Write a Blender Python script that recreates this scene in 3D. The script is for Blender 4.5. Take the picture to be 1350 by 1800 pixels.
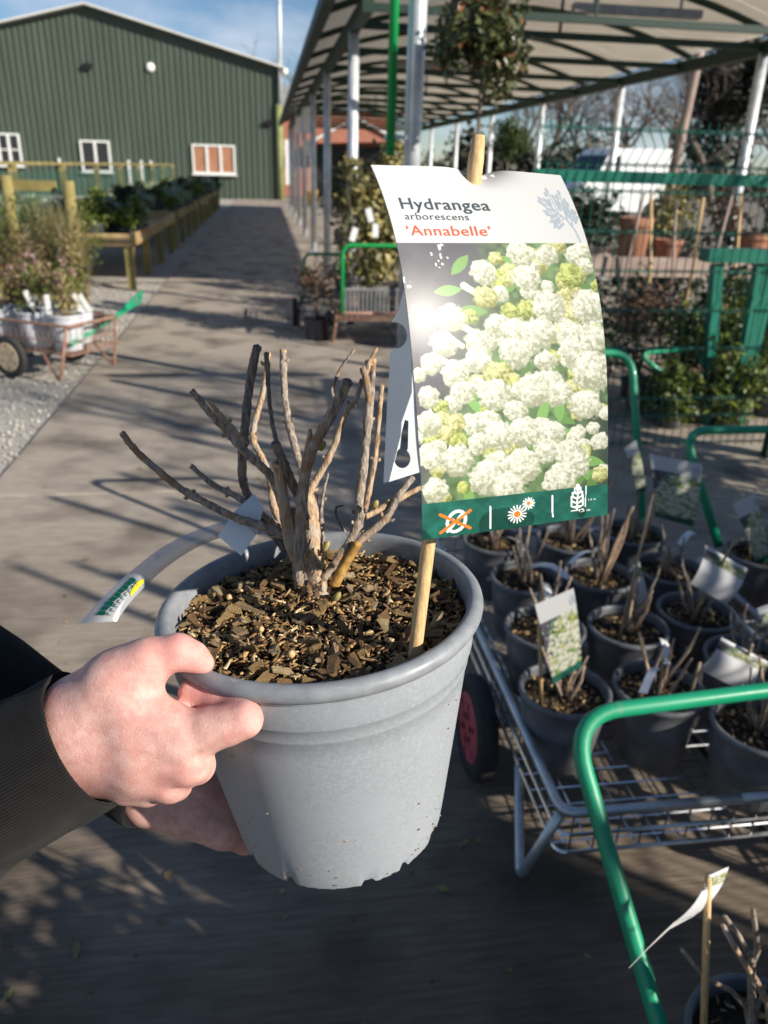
import bpy, bmesh, math, random
import numpy as np
from mathutils import Vector, Matrix
for o in list(bpy.data.objects): bpy.data.objects.remove(o)
sc = bpy.context.scene
C = sc.collection
R = math.radians
# ------------------------------------------------------------------ camera, sky, sun, exposure
FPX, CX, CY, EYE = 1380.0, 675.0, 900.0, 1.45          # focal length in photo pixels, photo centre, eye height
YAW, PITCH, ROLL = R(8.6), R(23.6), 0.03
_F = np.array([math.sin(YAW)*math.cos(PITCH), math.cos(YAW)*math.cos(PITCH), -math.sin(PITCH)])
_R0 = np.array([math.cos(YAW), -math.sin(YAW), 0.0]); _U0 = np.cross(_R0, _F)
_R = math.cos(ROLL)*_R0 + math.sin(ROLL)*_U0
_U = -math.sin(ROLL)*_R0 + math.cos(ROLL)*_U0
EYEP = np.array([0, 0, EYE])
cd = bpy.data.cameras.new('camera'); cam = bpy.data.objects.new('camera', cd); C.objects.link(cam)
cd.sensor_fit = 'VERTICAL'; cd.sensor_height = 36.0; cd.sensor_width = 27.0
cd.lens = FPX/1800*36; cd.clip_start = 0.02; cd.clip_end = 900
mw = Matrix.Identity(4)
for i in range(3):
    mw[i][0] = _R[i]; mw[i][1] = _U[i]; mw[i][2] = -_F[i]; mw[i][3] = EYEP[i]
cam.matrix_world = mw
cd.dof.use_dof = True; cd.dof.focus_distance = 0.49; cd.dof.aperture_fstop = 10.0; cd.dof.aperture_blades = 0
sc.camera = cam
SAZ, SEL = R(53), R(25)
SUN = np.array([math.sin(SAZ)*math.cos(SEL), -math.cos(SAZ)*math.cos(SEL), math.sin(SEL)])
w = bpy.data.worlds.new('World'); sc.world = w; w.use_nodes = True
nt = w.node_tree; nt.nodes.clear()
def nd(nt, t, **k):
    n = nt.nodes.new(t)
    for a, b in k.items(): setattr(n, a, b)
    return n
out = nd(nt, 'ShaderNodeOutputWorld'); bg = nd(nt, 'ShaderNodeBackground'); bg.inputs[1].default_value = 0.064
sky = nd(nt, 'ShaderNodeTexSky', sky_type='NISHITA', sun_disc=False, sun_elevation=SEL,
         sun_rotation=math.atan2(SUN[0], SUN[1]), air_density=1.15, dust_density=0.15, ozone_density=4.0, altitude=2000)
tc = nd(nt, 'ShaderNodeTexCoord'); mp = nd(nt, 'ShaderNodeMapping'); mp.inputs['Scale'].default_value = (1.6, 1.6, 4.5)
cn = nd(nt, 'ShaderNodeTexNoise'); cn.inputs['Scale'].default_value = 2.3; cn.inputs['Detail'].default_value = 7; cn.inputs['Roughness'].default_value = 0.55
cr = nd(nt, 'ShaderNodeValToRGB'); cr.color_ramp.elements[0].position = 0.52; cr.color_ramp.elements[1].position = 0.76
cr.color_ramp.elements[0].color = (0, 0, 0, 1); cr.color_ramp.elements[1].color = (.8, .8, .8, 1)
mx = nd(nt, 'ShaderNodeMix', data_type='RGBA'); mx.inputs['B'].default_value = (8.0, 8.5, 9.6, 1)
L = nt.links.new
L(tc.outputs['Generated'], mp.inputs[0]); L(mp.outputs[0], cn.inputs['Vector']); L(cn.outputs[0], cr.inputs[0])
L(cr.outputs[0], mx.inputs['Factor']); L(sky.outputs[0], mx.inputs['A']); L(mx.outputs['Result'], bg.inputs[0]); L(bg.outputs[0], out.inputs[0])
sl = bpy.data.lights.new('sun', 'SUN'); sl.energy = 4.8; sl.angle = R(0.53); sl.color = (1.0, 0.93, 0.82)
so = bpy.data.objects.new('sun', sl); C.objects.link(so)
so.rotation_euler = Vector(SUN).to_track_quat('Z', 'Y').to_euler(); so.location = tuple(SUN*50)
vs = sc.view_settings; vs.view_transform = 'Standard'; vs.look = 'None'; vs.exposure = 0.58; vs.gamma = 1; vs.use_curve_mapping = False
sc.cycles.max_bounces = 8; sc.cycles.transparent_max_bounces = 12
# ------------------------------------------------------------------ pixel -> place
def ray(x, y): return _R*(x-CX)/FPX - _U*(y-CY)/FPX + _F
def P(x, y, dep): return EYEP + ray(x, y)*dep
def G(x, y, z=0.0):
    d = ray(x, y); return EYEP + d*(z-EYE)/d[2]
def atY(x, y, Y):
    d = ray(x, y); return EYEP + d*Y/d[1]
def atX(x, y, X):
    d = ray(x, y); return EYEP + d*X/d[0]
V = lambda *a: np.array(a, float)
def unit(v): v = np.asarray(v, float); return v/np.linalg.norm(v)
# ------------------------------------------------------------------ mesh builder
class MB:
    def __init__(s): s.v = []; s.f = []; s.n = 0
    def add(s, vs, fs):
        k = s.n; s.v.extend([tuple(map(float, p)) for p in vs]); s.f.extend([tuple(i+k for i in f) for f in fs]); s.n += len(vs); return s
    def box(s, c, size, X=(1,0,0), Y=(0,1,0), Z=(0,0,1), taper=1.0):
        c = np.asarray(c, float); X, Y, Z = (np.asarray(q, float) for q in (X, Y, Z)); a, b, d = (q/2 for q in size)
        vs = []
        for k, t in ((-1, 1.0), (1, taper)):
            for i, j in ((-1,-1),(1,-1),(1,1),(-1,1)): vs.append(c + X*a*i*t + Y*b*j*t + Z*d*k)
        return s.add(vs, [(3,2,1,0),(4,5,6,7),(0,1,5,4),(1,2,6,5),(2,3,7,6),(3,0,4,7)])
    def bar(s, a, b, wd, th, up=(0,0,1)):
        a, b = np.asarray(a, float), np.asarray(b, float); Z = unit(b-a); X = np.cross(np.asarray(up, float), Z)
        if np.linalg.norm(X) < 1e-5: X = np.cross((1.,0,0), Z)
        X = unit(X); Y = np.cross(Z, X)
        return s.box((a+b)/2, (wd, th, np.linalg.norm(b-a)), X, Y, Z)
    def tube(s, pts, rad, n=8, caps=True, closed=False, oval=1.0):
        pts = [np.asarray(p, float) for p in pts]; m = len(pts)
        if np.isscalar(rad): rad = [rad]*m
        T = []
        for i in range(m):
            if closed: t = pts[(i+1) % m]-pts[i-1]
            else: t = pts[min(i+1, m-1)]-pts[max(i-1, 0)]
            T.append(unit(t + 1e-9))
        N = np.cross(T[0], (0,0,1.0))
        if np.linalg.norm(N) < 1e-3: N = np.cross(T[0], (1.0,0,0))
        N = unit(N); vs = []
        for i in range(m):
            N = unit(N - T[i]*np.dot(N, T[i])); B = np.cross(T[i], N)
            for k in range(n):
                a = 2*math.pi*k/n; vs.append(pts[i] + rad[i]*(math.cos(a)*N + oval*math.sin(a)*B))
        fs = []
        for i in range(m if closed else m-1):
            j = (i+1) % m
            for k in range(n): fs.append((i*n+k, i*n+(k+1) % n, j*n+(k+1) % n, j*n+k))
        if caps and not closed:
            fs.append(tuple(range(n-1, -1, -1))); fs.append(tuple((m-1)*n+k for k in range(n)))
        return s.add(vs, fs)
    def lathe(s, prof, c=(0,0,0), n=32, ax=(0,0,1), e1=None):
        c = np.asarray(c, float); ax = unit(ax)
        if e1 is None:
            e1 = np.cross(ax, (0,1.0,0)) if abs(ax[1]) < .9 else np.cross(ax, (1.0,0,0))
        e1 = unit(e1); e2 = np.cross(ax, e1); vs = []
        for r_, z in prof:
            for k in range(n):
                a = 2*math.pi*k/n; vs.append(c + ax*z + max(r_, 1e-5)*(math.cos(a)*e1 + math.sin(a)*e2))
        fs = []
        for i in range(len(prof)-1):
            for k in range(n): fs.append((i*n+k, i*n+(k+1) % n, (i+1)*n+(k+1) % n, (i+1)*n+k))
        return s.add(vs, fs)
    def grid(s, A):      # A[i][j] points
        A = np.asarray(A, float); m, n = A.shape[:2]
        idx = np.arange(m*n).reshape(m, n)
        q = np.stack([idx[:-1,:-1], idx[:-1,1:], idx[1:,1:], idx[1:,:-1]], -1).reshape(-1, 4)
        return s.add(A.reshape(-1, 3), q.tolist())
def rootloc(p):
    while p.parent: p = p.parent
    return np.array(p.location)
def link(name, me, m, parent):
    o = bpy.data.objects.new(name, me); C.objects.link(o)
    if m is not None: me.materials.append(m)
    if parent is not None: o.parent = parent
    return o
def obj(name, mb, m, parent=None, smooth=False, loc=None):
    vs = np.array(mb.v, float).reshape(-1, 3)
    if parent is not None: vs = vs - rootloc(parent)
    elif loc is not None: vs = vs - np.asarray(loc, float)
    me = bpy.data.meshes.new(name); me.from_pydata(vs.tolist(), [], mb.f)
    if smooth: me.polygons.foreach_set('use_smooth', [True]*len(me.polygons))
    o = link(name, me, m, parent)
    if parent is None and loc is not None: o.location = tuple(loc)
    return o
def auto_smooth(o, ang=40):
    me = o.data; bm = bmesh.new(); bm.from_mesh(me)
    for e in bm.edges: e.smooth = not (len(e.link_faces) == 2 and e.calc_face_angle(0) > R(ang))
    for f in bm.faces: f.smooth = True
    bm.to_mesh(me); bm.free(); return o
def npmesh(name, vs, quads, m, parent=None, smooth=False):
    vs = np.asarray(vs, np.float32)
    if parent is not None: vs = vs - rootloc(parent).astype(np.float32)
    quads = np.asarray(quads, np.int32); k = quads.shape[1]
    me = bpy.data.meshes.new(name); me.vertices.add(len(vs)); me.vertices.foreach_set('co', vs.ravel())
    me.loops.add(quads.size); me.loops.foreach_set('vertex_index', quads.ravel())
    me.polygons.add(len(quads)); me.polygons.foreach_set('loop_start', np.arange(0, quads.size, k, dtype=np.int32))
    me.polygons.foreach_set('loop_total', np.full(len(quads), k, np.int32))
    me.update(calc_edges=True); me.validate()
    if smooth: me.polygons.foreach_set('use_smooth', np.ones(len(quads), bool))
    return link(name, me, m, parent)
def tag(o, label=None, cat=None, group=None, kind=None):
    if label: o['label'] = label
    if cat: o['category'] = cat
    if group: o['group'] = group
    if kind: o['kind'] = kind
    return o
def thing(name, label, cat, loc=(0,0,0), group=None):
    o = bpy.data.objects.new(name, None); C.objects.link(o); o.location = tuple(float(q) for q in loc); o.empty_display_size = .05
    return tag(o, label, cat, group)
def copy_tree(o, parent=None):
    c = o.copy(); C.objects.link(c); c.parent = parent
    for ch in list(o.children): copy_tree(ch, c)
    return c
# ------------------------------------------------------------------ materials
def mat(name, c1, c2=None, scale=8.0, rough=.6, bump=0.0, bscale=None, metal=0.0, spec=.5, stretch=(1,1,1), lo=.35, hi=.65,
        rnd=None, island=None, trans=0.0, sss=0.0, coat=0.0, detail=5, c3=None, s3=3.0, p3=(.5,.62), r2=None, bdist=0.002, stretch3=(1,1,1)):
    m = bpy.data.materials.new(name); m.use_nodes = True; t = m.node_tree; t.nodes.clear(); L = t.links.new
    o = nd(t, 'ShaderNodeOutputMaterial'); b = nd(t, 'ShaderNodeBsdfPrincipled')
    b.inputs['Roughness'].default_value = rough; b.inputs['Metallic'].default_value = metal; b.inputs['Specular IOR Level'].default_value = spec
    b.inputs['Coat Weight'].default_value = coat
    tc = nd(t, 'ShaderNodeTexCoord'); mp = nd(t, 'ShaderNodeMapping'); mp.inputs['Scale'].default_value = stretch; L(tc.outputs['Object'], mp.inputs[0])
    col = None
    def ramp(fac, stops):
        r = nd(t, 'ShaderNodeValToRGB'); e = r.color_ramp.elements
        while len(e) < len(stops): e.new(.5)
        for q, (p, c) in zip(e, stops): q.position = p; q.color = (*c, 1)
        L(fac, r.inputs[0]); return r.outputs[0]
    if rnd or island:
        stops = rnd or island
        if rnd: src = nd(t, 'ShaderNodeObjectInfo').outputs['Random']
        else: src = nd(t, 'ShaderNodeNewGeometry').outputs['Random Per Island']
        col = ramp(src, [(i/max(1, len(stops)-1), c) for i, c in enumerate(stops)])
        n = nd(t, 'ShaderNodeTexNoise'); n.inputs['Scale'].default_value = scale; n.inputs['Detail'].default_value = detail; L(mp.outputs[0], n.inputs['Vector'])
        k = ramp(n.outputs[0], [(lo, (.6,.58,.56)), (hi, (1.2,1.2,1.2))])
        x = nd(t, 'ShaderNodeMix', data_type='RGBA', blend_type='MULTIPLY'); x.inputs['Factor'].default_value = 1; L(col, x.inputs['A']); L(k, x.inputs['B']); col = x.outputs['Result']
    elif c2 is not None:
        n = nd(t, 'ShaderNodeTexNoise'); n.inputs['Scale'].default_value = scale; n.inputs['Detail'].default_value = detail; n.inputs['Roughness'].default_value = .6; L(mp.outputs[0], n.inputs['Vector'])
        col = ramp(n.outputs[0], [(lo, c1), (hi, c2)])
    if c3 is not None:
        mp3 = nd(t, 'ShaderNodeMapping'); mp3.inputs['Scale'].default_value = stretch3; L(tc.outputs['Object'], mp3.inputs[0])
        n3 = nd(t, 'ShaderNodeTexNoise'); n3.inputs['Scale'].default_value = s3; n3.inputs['Detail'].default_value = 6; L(mp3.outputs[0], n3.inputs['Vector'])
        k = ramp(n3.outputs[0], [(p3[0], (0,0,0)), (p3[1], (1,1,1))])
        x = nd(t, 'ShaderNodeMix', data_type='RGBA'); L(k, x.inputs['Factor'])
        if col is None: x.inputs['A'].default_value = (*c1, 1)
        else: L(col, x.inputs['A'])
        x.inputs['B'].default_value = (*c3, 1); col = x.outputs['Result']
    if col is None: b.inputs['Base Color'].default_value = (*c1, 1)
    else: L(col, b.inputs['Base Color'])
    if r2 is not None:
        n = nd(t, 'ShaderNodeTexNoise'); n.inputs['Scale'].default_value = scale*.7; L(mp.outputs[0], n.inputs['Vector'])
        q = nd(t, 'ShaderNodeMapRange'); q.inputs['To Min'].default_value = rough; q.inputs['To Max'].default_value = r2; q.inputs['From Min'].default_value = .35; q.inputs['From Max'].default_value = .65
        L(n.outputs[0], q.inputs[0]); L(q.outputs[0], b.inputs['Roughness'])
    if bump:
        n = nd(t, 'ShaderNodeTexNoise'); n.inputs['Scale'].default_value = bscale or scale*4; n.inputs['Detail'].default_value = 6; L(mp.outputs[0], n.inputs['Vector'])
        bp = nd(t, 'ShaderNodeBump'); bp.inputs['Strength'].default_value = bump; bp.inputs['Distance'].default_value = bdist; L(n.outputs[0], bp.inputs['Height']); L(bp.outputs[0], b.inputs['Normal'])
    if sss:
        b.inputs['Subsurface Weight'].default_value = sss; b.inputs['Subsurface Radius'].default_value = (1, .35, .2); b.inputs['Subsurface Scale'].default_value = .004
    sh = b.outputs[0]
    if trans:
        tr = nd(t, 'ShaderNodeBsdfTranslucent'); mxs = nd(t, 'ShaderNodeMixShader'); mxs.inputs[0].default_value = trans
        if col is None: tr.inputs[0].default_value = (*c1, 1)
        else: L(col, tr.inputs[0])
        L(sh, mxs.inputs[1]); L(tr.outputs[0], mxs.inputs[2]); sh = mxs.outputs[0]
    L(sh, o.inputs[0]); return m
def vcol_mat(name, rough=.3, coat=0.0, spec=.5):
    m = bpy.data.materials.new(name); m.use_nodes = True; t = m.node_tree; b = t.nodes['Principled BSDF']
    a = nd(t, 'ShaderNodeVertexColor', layer_name='print'); t.links.new(a.outputs[0], b.inputs['Base Color'])
    b.inputs['Roughness'].default_value = rough; b.inputs['Coat Weight'].default_value = coat; b.inputs['Coat Roughness'].default_value = .24; b.inputs['Specular IOR Level'].default_value = spec
    return m
def glass_mat(name, tint, alpha):
    m = bpy.data.materials.new(name); m.use_nodes = True; t = m.node_tree; b = t.nodes['Principled BSDF']
    b.inputs['Base Color'].default_value = (*tint, 1); b.inputs['Roughness'].default_value = .05; b.inputs['Alpha'].default_value = alpha; return m
M = dict(
 concrete = mat('concrete', (.29,.243,.195), (.50,.428,.35), scale=1.0, stretch=(7, 85, 1), rough=.85, bump=1.0, bscale=2.2, lo=.33, hi=.68, c3=(.13,.108,.088), s3=2.6, p3=(.47,.72), detail=8, bdist=.003),
 near_dark = mat('dark_concrete', (.085,.070,.056), (.21,.172,.138), scale=1.0, stretch=(1.2, 110, 1), rough=.8, bump=.9, bscale=2.5, lo=.25, hi=.75, c3=(.05,.042,.035), s3=1.6, p3=(.46,.70), detail=8, bdist=.004),  # darker concrete variant for the nearest slabs
 ground = mat('ground', (.12,.105,.085), (.25,.22,.18), scale=3, rough=.95, bump=.4, bscale=30),
 gravel = mat('gravel', (.28,.255,.22), (.56,.53,.47), scale=40, rough=.9, bump=.9, bscale=60, detail=8, bdist=.01),
 pebble = mat('pebble', (.4,.38,.34), island=[(.26,.23,.2),(.48,.44,.38),(.62,.6,.55),(.42,.36,.3),(.7,.68,.64)], scale=30, rough=.8),
 pot = mat('pot_plastic', (.30,.322,.348), (.41,.436,.465), scale=380, rough=.42, r2=.6, bump=.10, bscale=900, lo=.42, hi=.85, c3=(.335,.36,.388), s3=20, p3=(.40,.75), bdist=.0003, detail=10),
 potrim = mat('pot_rim_plastic', (.205,.218,.235), (.27,.285,.305), scale=90, rough=.38, r2=.55, bump=.05, bscale=200, c3=(.36,.37,.38), s3=110, p3=(.66,.74), stretch3=(.35,.35,3), bdist=.0005),
 potdark = mat('dark_pot_plastic', (.04,.042,.05), (.075,.08,.09), scale=14, rough=.5, bump=.05),
 potgrey = mat('grey_pot_plastic', (.085,.09,.10), (.16,.165,.175), scale=16, rough=.48, bump=.05),
 potlit = mat('pale_lit_pot_plastic', (.5,.52,.56), (.62,.64,.68), scale=14, rough=.5),  # pale plastic, with sunlit whiteness put into the colour
 terracotta = mat('terracotta', (.27,.11,.06), (.38,.17,.10), scale=9, rough=.85, bump=.2),
 compost = mat('compost', (.008,.006,.004), (.035,.021,.012), scale=300, rough=.95, bump=1, bscale=500, bdist=.003),
 chip = mat('bark_chip', (.2,.1,.05), rnd=[(.14,.075,.03),(.44,.25,.10),(.27,.14,.055),(.66,.45,.20),(.54,.34,.13),(.36,.18,.07),(.84,.66,.40),(.56,.39,.16),(.20,.115,.05)], scale=4, stretch=(.7,9,3), rough=.75, bump=.8, bscale=9, bdist=.05, lo=.3, hi=.7),
 chips = mat('bark_crumbs', (.2,.1,.05), island=[(.07,.036,.016),(.36,.20,.075),(.14,.07,.028),(.58,.38,.16),(.42,.26,.09),(.22,.11,.042),(.78,.60,.35),(.48,.32,.12),(.08,.045,.02)], scale=500, rough=.8, bump=.4),
 bark = mat('stem_bark', (.13,.10,.08), (.44,.37,.30), scale=420, stretch=(1,1,.25), rough=.8, bump=1, bscale=700, c3=(.27,.16,.085), s3=60, p3=(.54,.66), bdist=.0012, detail=8),
 barkd = mat('dark_stem_bark', (.075,.06,.05), (.26,.215,.18), scale=420, stretch=(1,1,.25), rough=.8, bump=1, bscale=700, c3=(.24,.19,.15), s3=90, p3=(.52,.66), bdist=.0012),
 barkb = mat('brown_stem_bark', (.25,.145,.08), (.55,.39,.25), scale=380, stretch=(1,1,.2), rough=.75, bump=1, bscale=700, c3=(.40,.34,.27), s3=70, p3=(.5,.64), bdist=.0012),
 barko = mat('orange_stem_bark', (.30,.14,.03), (.52,.32,.08), scale=260, rough=.7, bump=.5, bscale=120),
 bud = mat('bud', (.30,.20,.07), (.35,.36,.11), scale=60, rough=.6),
 cutwood = mat('cut_wood', (.36,.21,.10), (.60,.40,.22), scale=500, rough=.8, bump=.3),
 cane = mat('cane_wood', (.50,.31,.13), (.72,.50,.25), scale=90, stretch=(9,9,.5), rough=.6, bump=.25, bscale=60, bdist=.0008),
 oldcane = mat('weathered_cane', (.26,.19,.12), (.42,.33,.22), scale=30, rough=.75),
 white = mat('white_paint', (.72,.72,.70), (.8,.8,.78), scale=10, rough=.45),
 card = mat('white_card', (.74,.74,.73), (.8,.8,.79), scale=12, rough=.38),
 text = mat('slate_print', (.035,.055,.08), rough=.6, spec=.2), red = mat('coral_print', (.78,.085,.03), rough=.6, spec=.2), grey = mat('grey_print', (.42,.47,.50), rough=.4),
 green_print = mat('green_print', (.0,.085,.055), rough=.25), yellow_print = mat('yellow_print', (.72,.62,.0), (.35,.33,.02), scale=200, rough=.25),
 shed = mat('green_cladding', (.048,.066,.048), (.066,.086,.064), scale=1.2, rough=.5, metal=0, stretch=(2.2,1,.22), lo=.3, hi=.7, c3=(.085,.095,.07), s3=1.0, p3=(.58,.8), stretch3=(3,1,.3)),
 shedtrim = mat('pale_verge', (.66,.64,.58), (.74,.72,.67), scale=2, rough=.6),
 roofgrey = mat('roof_sheet', (.25,.25,.25), (.32,.32,.31), scale=2, rough=.7),
 darkpipe = mat('dark_pipe', (.035,.05,.04), rough=.5), mosspipe = mat('mossy_pipe', (.20,.23,.08), (.28,.30,.14), scale=3, rough=.8),
 pane = mat('dark_pane', (.02,.022,.026), rough=.06, spec=.6), blind = mat('brown_blind', (.30,.13,.07), (.38,.18,.1), scale=3, rough=.7),
 lampglass = mat('lamp_glass', (.85,.84,.78), rough=.3), steel = mat('galvanised_steel', (.42,.45,.48), (.60,.63,.66), scale=14, rough=.42, metal=.75, bump=.05),
 postsilver = mat('galvanised_post', (.50,.53,.56), (.72,.74,.75), scale=9, rough=.5, metal=.35),
 chrome = mat('plated_wire', (.55,.56,.57), (.7,.7,.7), scale=20, rough=.25, metal=1),
 gtube = mat('green_tube', (.005,.26,.125), (.01,.32,.16), scale=6, rough=.34, coat=.2, r2=.5, bump=.12, bscale=50, c3=(.10,.26,.17), s3=38, p3=(.64,.72)),
 gdark = mat('dark_green_steel', (.003,.022,.013), (.005,.03,.018), scale=6, rough=.6),
 gwire_lit = mat('lit_green_wire', (.05,.17,.13), rough=.35), gwire = mat('green_wire', (.004,.11,.075), rough=.4), grail = mat('green_rail', (.003,.13,.085), (.006,.16,.11), scale=4, rough=.4),  # the paler wire colour paints sun onto the cross wires
 gpole = mat('bright_green_pole', (.005,.30,.07), rough=.4),
 membrane = mat('roof_membrane', (.74,.70,.63), (.82,.78,.71), scale=1.5, rough=.8, trans=.55),
 brick = None, tyre = mat('tyre_rubber', (.02,.02,.021), (.035,.035,.035), scale=30, rough=.8), hubred = mat('red_hub', (.42,.06,.08), (.52,.10,.12), scale=20, rough=.5), hubcream = mat('cream_hub', (.62,.48,.32), rough=.5),
 rust = mat('rusty_tube', (.22,.10,.06), (.36,.22,.16), scale=30, rough=.7),
 timber = mat('timber', (.30,.20,.085), (.46,.33,.16), scale=3, stretch=(3,.6,3), rough=.8, bump=.3), timberg = mat('mossy_timber', (.17,.14,.045), (.33,.27,.10), scale=4, rough=.9, bump=.3),
 timberp = mat('pink_timber', (.26,.19,.16), (.40,.31,.265), scale=4, rough=.8),
 leafv = mat('variegated_leaf', (.2,.2,.05), island=[(.09,.10,.03),(.30,.27,.09),(.55,.48,.20),(.13,.14,.05),(.42,.36,.13),(.20,.14,.06)], scale=30, rough=.45, trans=.25),
 leafp = mat('photinia_leaf', (.05,.1,.03), island=[(.035,.055,.02),(.08,.10,.03),(.12,.13,.045),(.05,.07,.022),(.16,.16,.07),(.07,.09,.03),(.09,.11,.04),(.10,.12,.04),(.13,.14,.05),(.08,.10,.03),(.32,.12,.05)], scale=30, rough=.35, trans=.2),
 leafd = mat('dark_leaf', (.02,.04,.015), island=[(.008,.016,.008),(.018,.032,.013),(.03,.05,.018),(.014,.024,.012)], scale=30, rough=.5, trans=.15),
 leafb = mat('box_leaf', (.06,.1,.02), island=[(.03,.055,.012),(.06,.10,.02),(.09,.13,.03)], scale=30, rough=.5, trans=.2),
 leafy = mat('yellow_green_leaf', (.1,.14,.02), island=[(.045,.075,.015),(.11,.16,.022),(.22,.27,.04),(.07,.10,.02)], scale=30, rough=.45, trans=.3),
 leafs = mat('silver_green_leaf', (.2,.25,.2), island=[(.14,.22,.07),(.30,.40,.20),(.48,.54,.48),(.20,.32,.06),(.28,.22,.34)], scale=30, rough=.55, trans=.25),
 leafr = mat('reddish_leaf', (.1,.05,.04), island=[(.10,.045,.03),(.20,.10,.06),(.05,.04,.02),(.28,.16,.11),(.07,.07,.03)], scale=30, rough=.5, trans=.2),
 petal = mat('pink_petal', (.6,.4,.4), island=[(.55,.33,.34),(.68,.5,.48),(.45,.25,.28),(.3,.16,.12)], scale=30, rough=.6, trans=.3),
 grass = mat('dry_grass', (.3,.25,.12), island=[(.30,.22,.12),(.42,.33,.18),(.22,.25,.07),(.26,.15,.08),(.36,.36,.12)], scale=30, rough=.7, trans=.2),
 twig = mat('twig', (.09,.07,.06), (.16,.125,.10), scale=4, rough=.9), trunk = mat('tree_bark', (.10,.08,.065), (.2,.16,.125), scale=3, rough=.9, bump=.5), trunk_lit = mat('lit_tree_bark', (.28,.19,.12), (.36,.26,.17), scale=3, rough=.9),  # the paler trunk bark has sunlight painted into its colour
 ivy = mat('ivy_leaf', (.03,.035,.02), island=[(.025,.026,.016),(.05,.05,.028),(.018,.02,.013),(.075,.066,.04)], scale=3, rough=.6),
 crate = mat('grey_crate', (.16,.165,.17), (.24,.245,.25), scale=10, rough=.5), black = mat('black_plastic', (.012,.012,.013), rough=.5),
 vanw = mat('white_van_paint', (.72,.74,.76), rough=.25, coat=.5), skin = mat('skin', (.62,.32,.275), (.73,.45,.385), scale=150, rough=.56, bump=.45, bscale=1100, sss=.14, c3=(.68,.28,.25), s3=24, p3=(.48,.78), bdist=.0006, spec=.28),
 yellowp = mat('yellow_plastic', (.6,.33,.02), rough=.5), blanket = mat('dark_soil', (.03,.025,.02), rough=.95),
)
def darken_near(m):  # multiplies the colour darker towards the near end, broken up by noise
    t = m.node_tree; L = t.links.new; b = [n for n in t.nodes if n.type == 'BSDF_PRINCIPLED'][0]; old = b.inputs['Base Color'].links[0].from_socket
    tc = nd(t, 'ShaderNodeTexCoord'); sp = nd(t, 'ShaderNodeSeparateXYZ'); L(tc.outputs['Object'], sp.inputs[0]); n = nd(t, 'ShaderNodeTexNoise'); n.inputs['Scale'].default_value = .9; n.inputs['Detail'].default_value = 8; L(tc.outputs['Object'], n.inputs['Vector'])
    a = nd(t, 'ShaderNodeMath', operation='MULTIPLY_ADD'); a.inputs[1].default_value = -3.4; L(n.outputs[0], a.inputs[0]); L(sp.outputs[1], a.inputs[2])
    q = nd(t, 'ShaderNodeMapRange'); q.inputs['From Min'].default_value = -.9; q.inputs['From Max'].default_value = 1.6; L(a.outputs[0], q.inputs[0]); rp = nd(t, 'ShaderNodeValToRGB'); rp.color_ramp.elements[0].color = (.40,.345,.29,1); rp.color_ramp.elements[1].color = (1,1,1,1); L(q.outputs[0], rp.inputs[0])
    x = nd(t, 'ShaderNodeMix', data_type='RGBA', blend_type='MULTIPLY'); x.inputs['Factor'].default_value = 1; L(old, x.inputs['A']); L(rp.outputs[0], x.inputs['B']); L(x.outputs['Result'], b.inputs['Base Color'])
darken_near(M['concrete'])
def skin_lines(m):
    t = m.node_tree; L = t.links.new; b = [n for n in t.nodes if n.type == 'BSDF_PRINCIPLED'][0]; old = b.inputs['Normal'].links[0].from_socket
    tc = nd(t, 'ShaderNodeTexCoord'); mp = nd(t, 'ShaderNodeMapping'); mp.inputs['Scale'].default_value = (1,1,1.7); mp.inputs['Rotation'].default_value = (0,.5,.4); L(tc.outputs['Object'], mp.inputs[0])
    v = nd(t, 'ShaderNodeTexVoronoi', feature='DISTANCE_TO_EDGE'); v.inputs['Scale'].default_value = 430; L(mp.outputs[0], v.inputs['Vector'])
    bp = nd(t, 'ShaderNodeBump'); bp.inputs['Strength'].default_value = .35; bp.inputs['Distance'].default_value = .0004; L(v.outputs['Distance'], bp.inputs['Height']); L(old, bp.inputs['Normal']); L(bp.outputs[0], b.inputs['Normal'])
skin_lines(M['skin'])
def brick_mat():
    m = bpy.data.materials.new('brick'); m.use_nodes = True; t = m.node_tree; b = t.nodes['Principled BSDF']; b.inputs['Roughness'].default_value = .9
    tc = nd(t, 'ShaderNodeTexCoord'); mp = nd(t, 'ShaderNodeMapping'); mp.inputs['Rotation'].default_value = (R(90), 0, 0); br = nd(t, 'ShaderNodeTexBrick')
    br.inputs['Color1'].default_value = (.42,.13,.075,1); br.inputs['Color2'].default_value = (.33,.10,.06,1); br.inputs['Mortar'].default_value = (.35,.28,.22,1); br.inputs['Scale'].default_value = 2.2
    t.links.new(tc.outputs['Object'], mp.inputs[0]); t.links.new(mp.outputs[0], br.inputs['Vector']); t.links.new(br.outputs[0], b.inputs['Base Color']); return m
M['brick'] = brick_mat()
def netting_mat():
    m = bpy.data.materials.new('netting'); m.use_nodes = True; t = m.node_tree; b = t.nodes['Principled BSDF']
    b.inputs['Base Color'].default_value = (.03,.10,.07,1); b.inputs['Roughness'].default_value = .7
    tc = nd(t, 'ShaderNodeTexCoord'); n = nd(t, 'ShaderNodeTexNoise'); n.inputs['Scale'].default_value = 160; t.links.new(tc.outputs['Object'], n.inputs['Vector'])
    q = nd(t, 'ShaderNodeMapRange'); q.inputs['From Min'].default_value = .5; q.inputs['From Max'].default_value = .56; q.inputs['To Min'].default_value = .15; q.inputs['To Max'].default_value = .8
    t.links.new(n.outputs[0], q.inputs[0]); t.links.new(q.outputs[0], b.inputs['Alpha']); return m
M['net'] = netting_mat()
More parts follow.
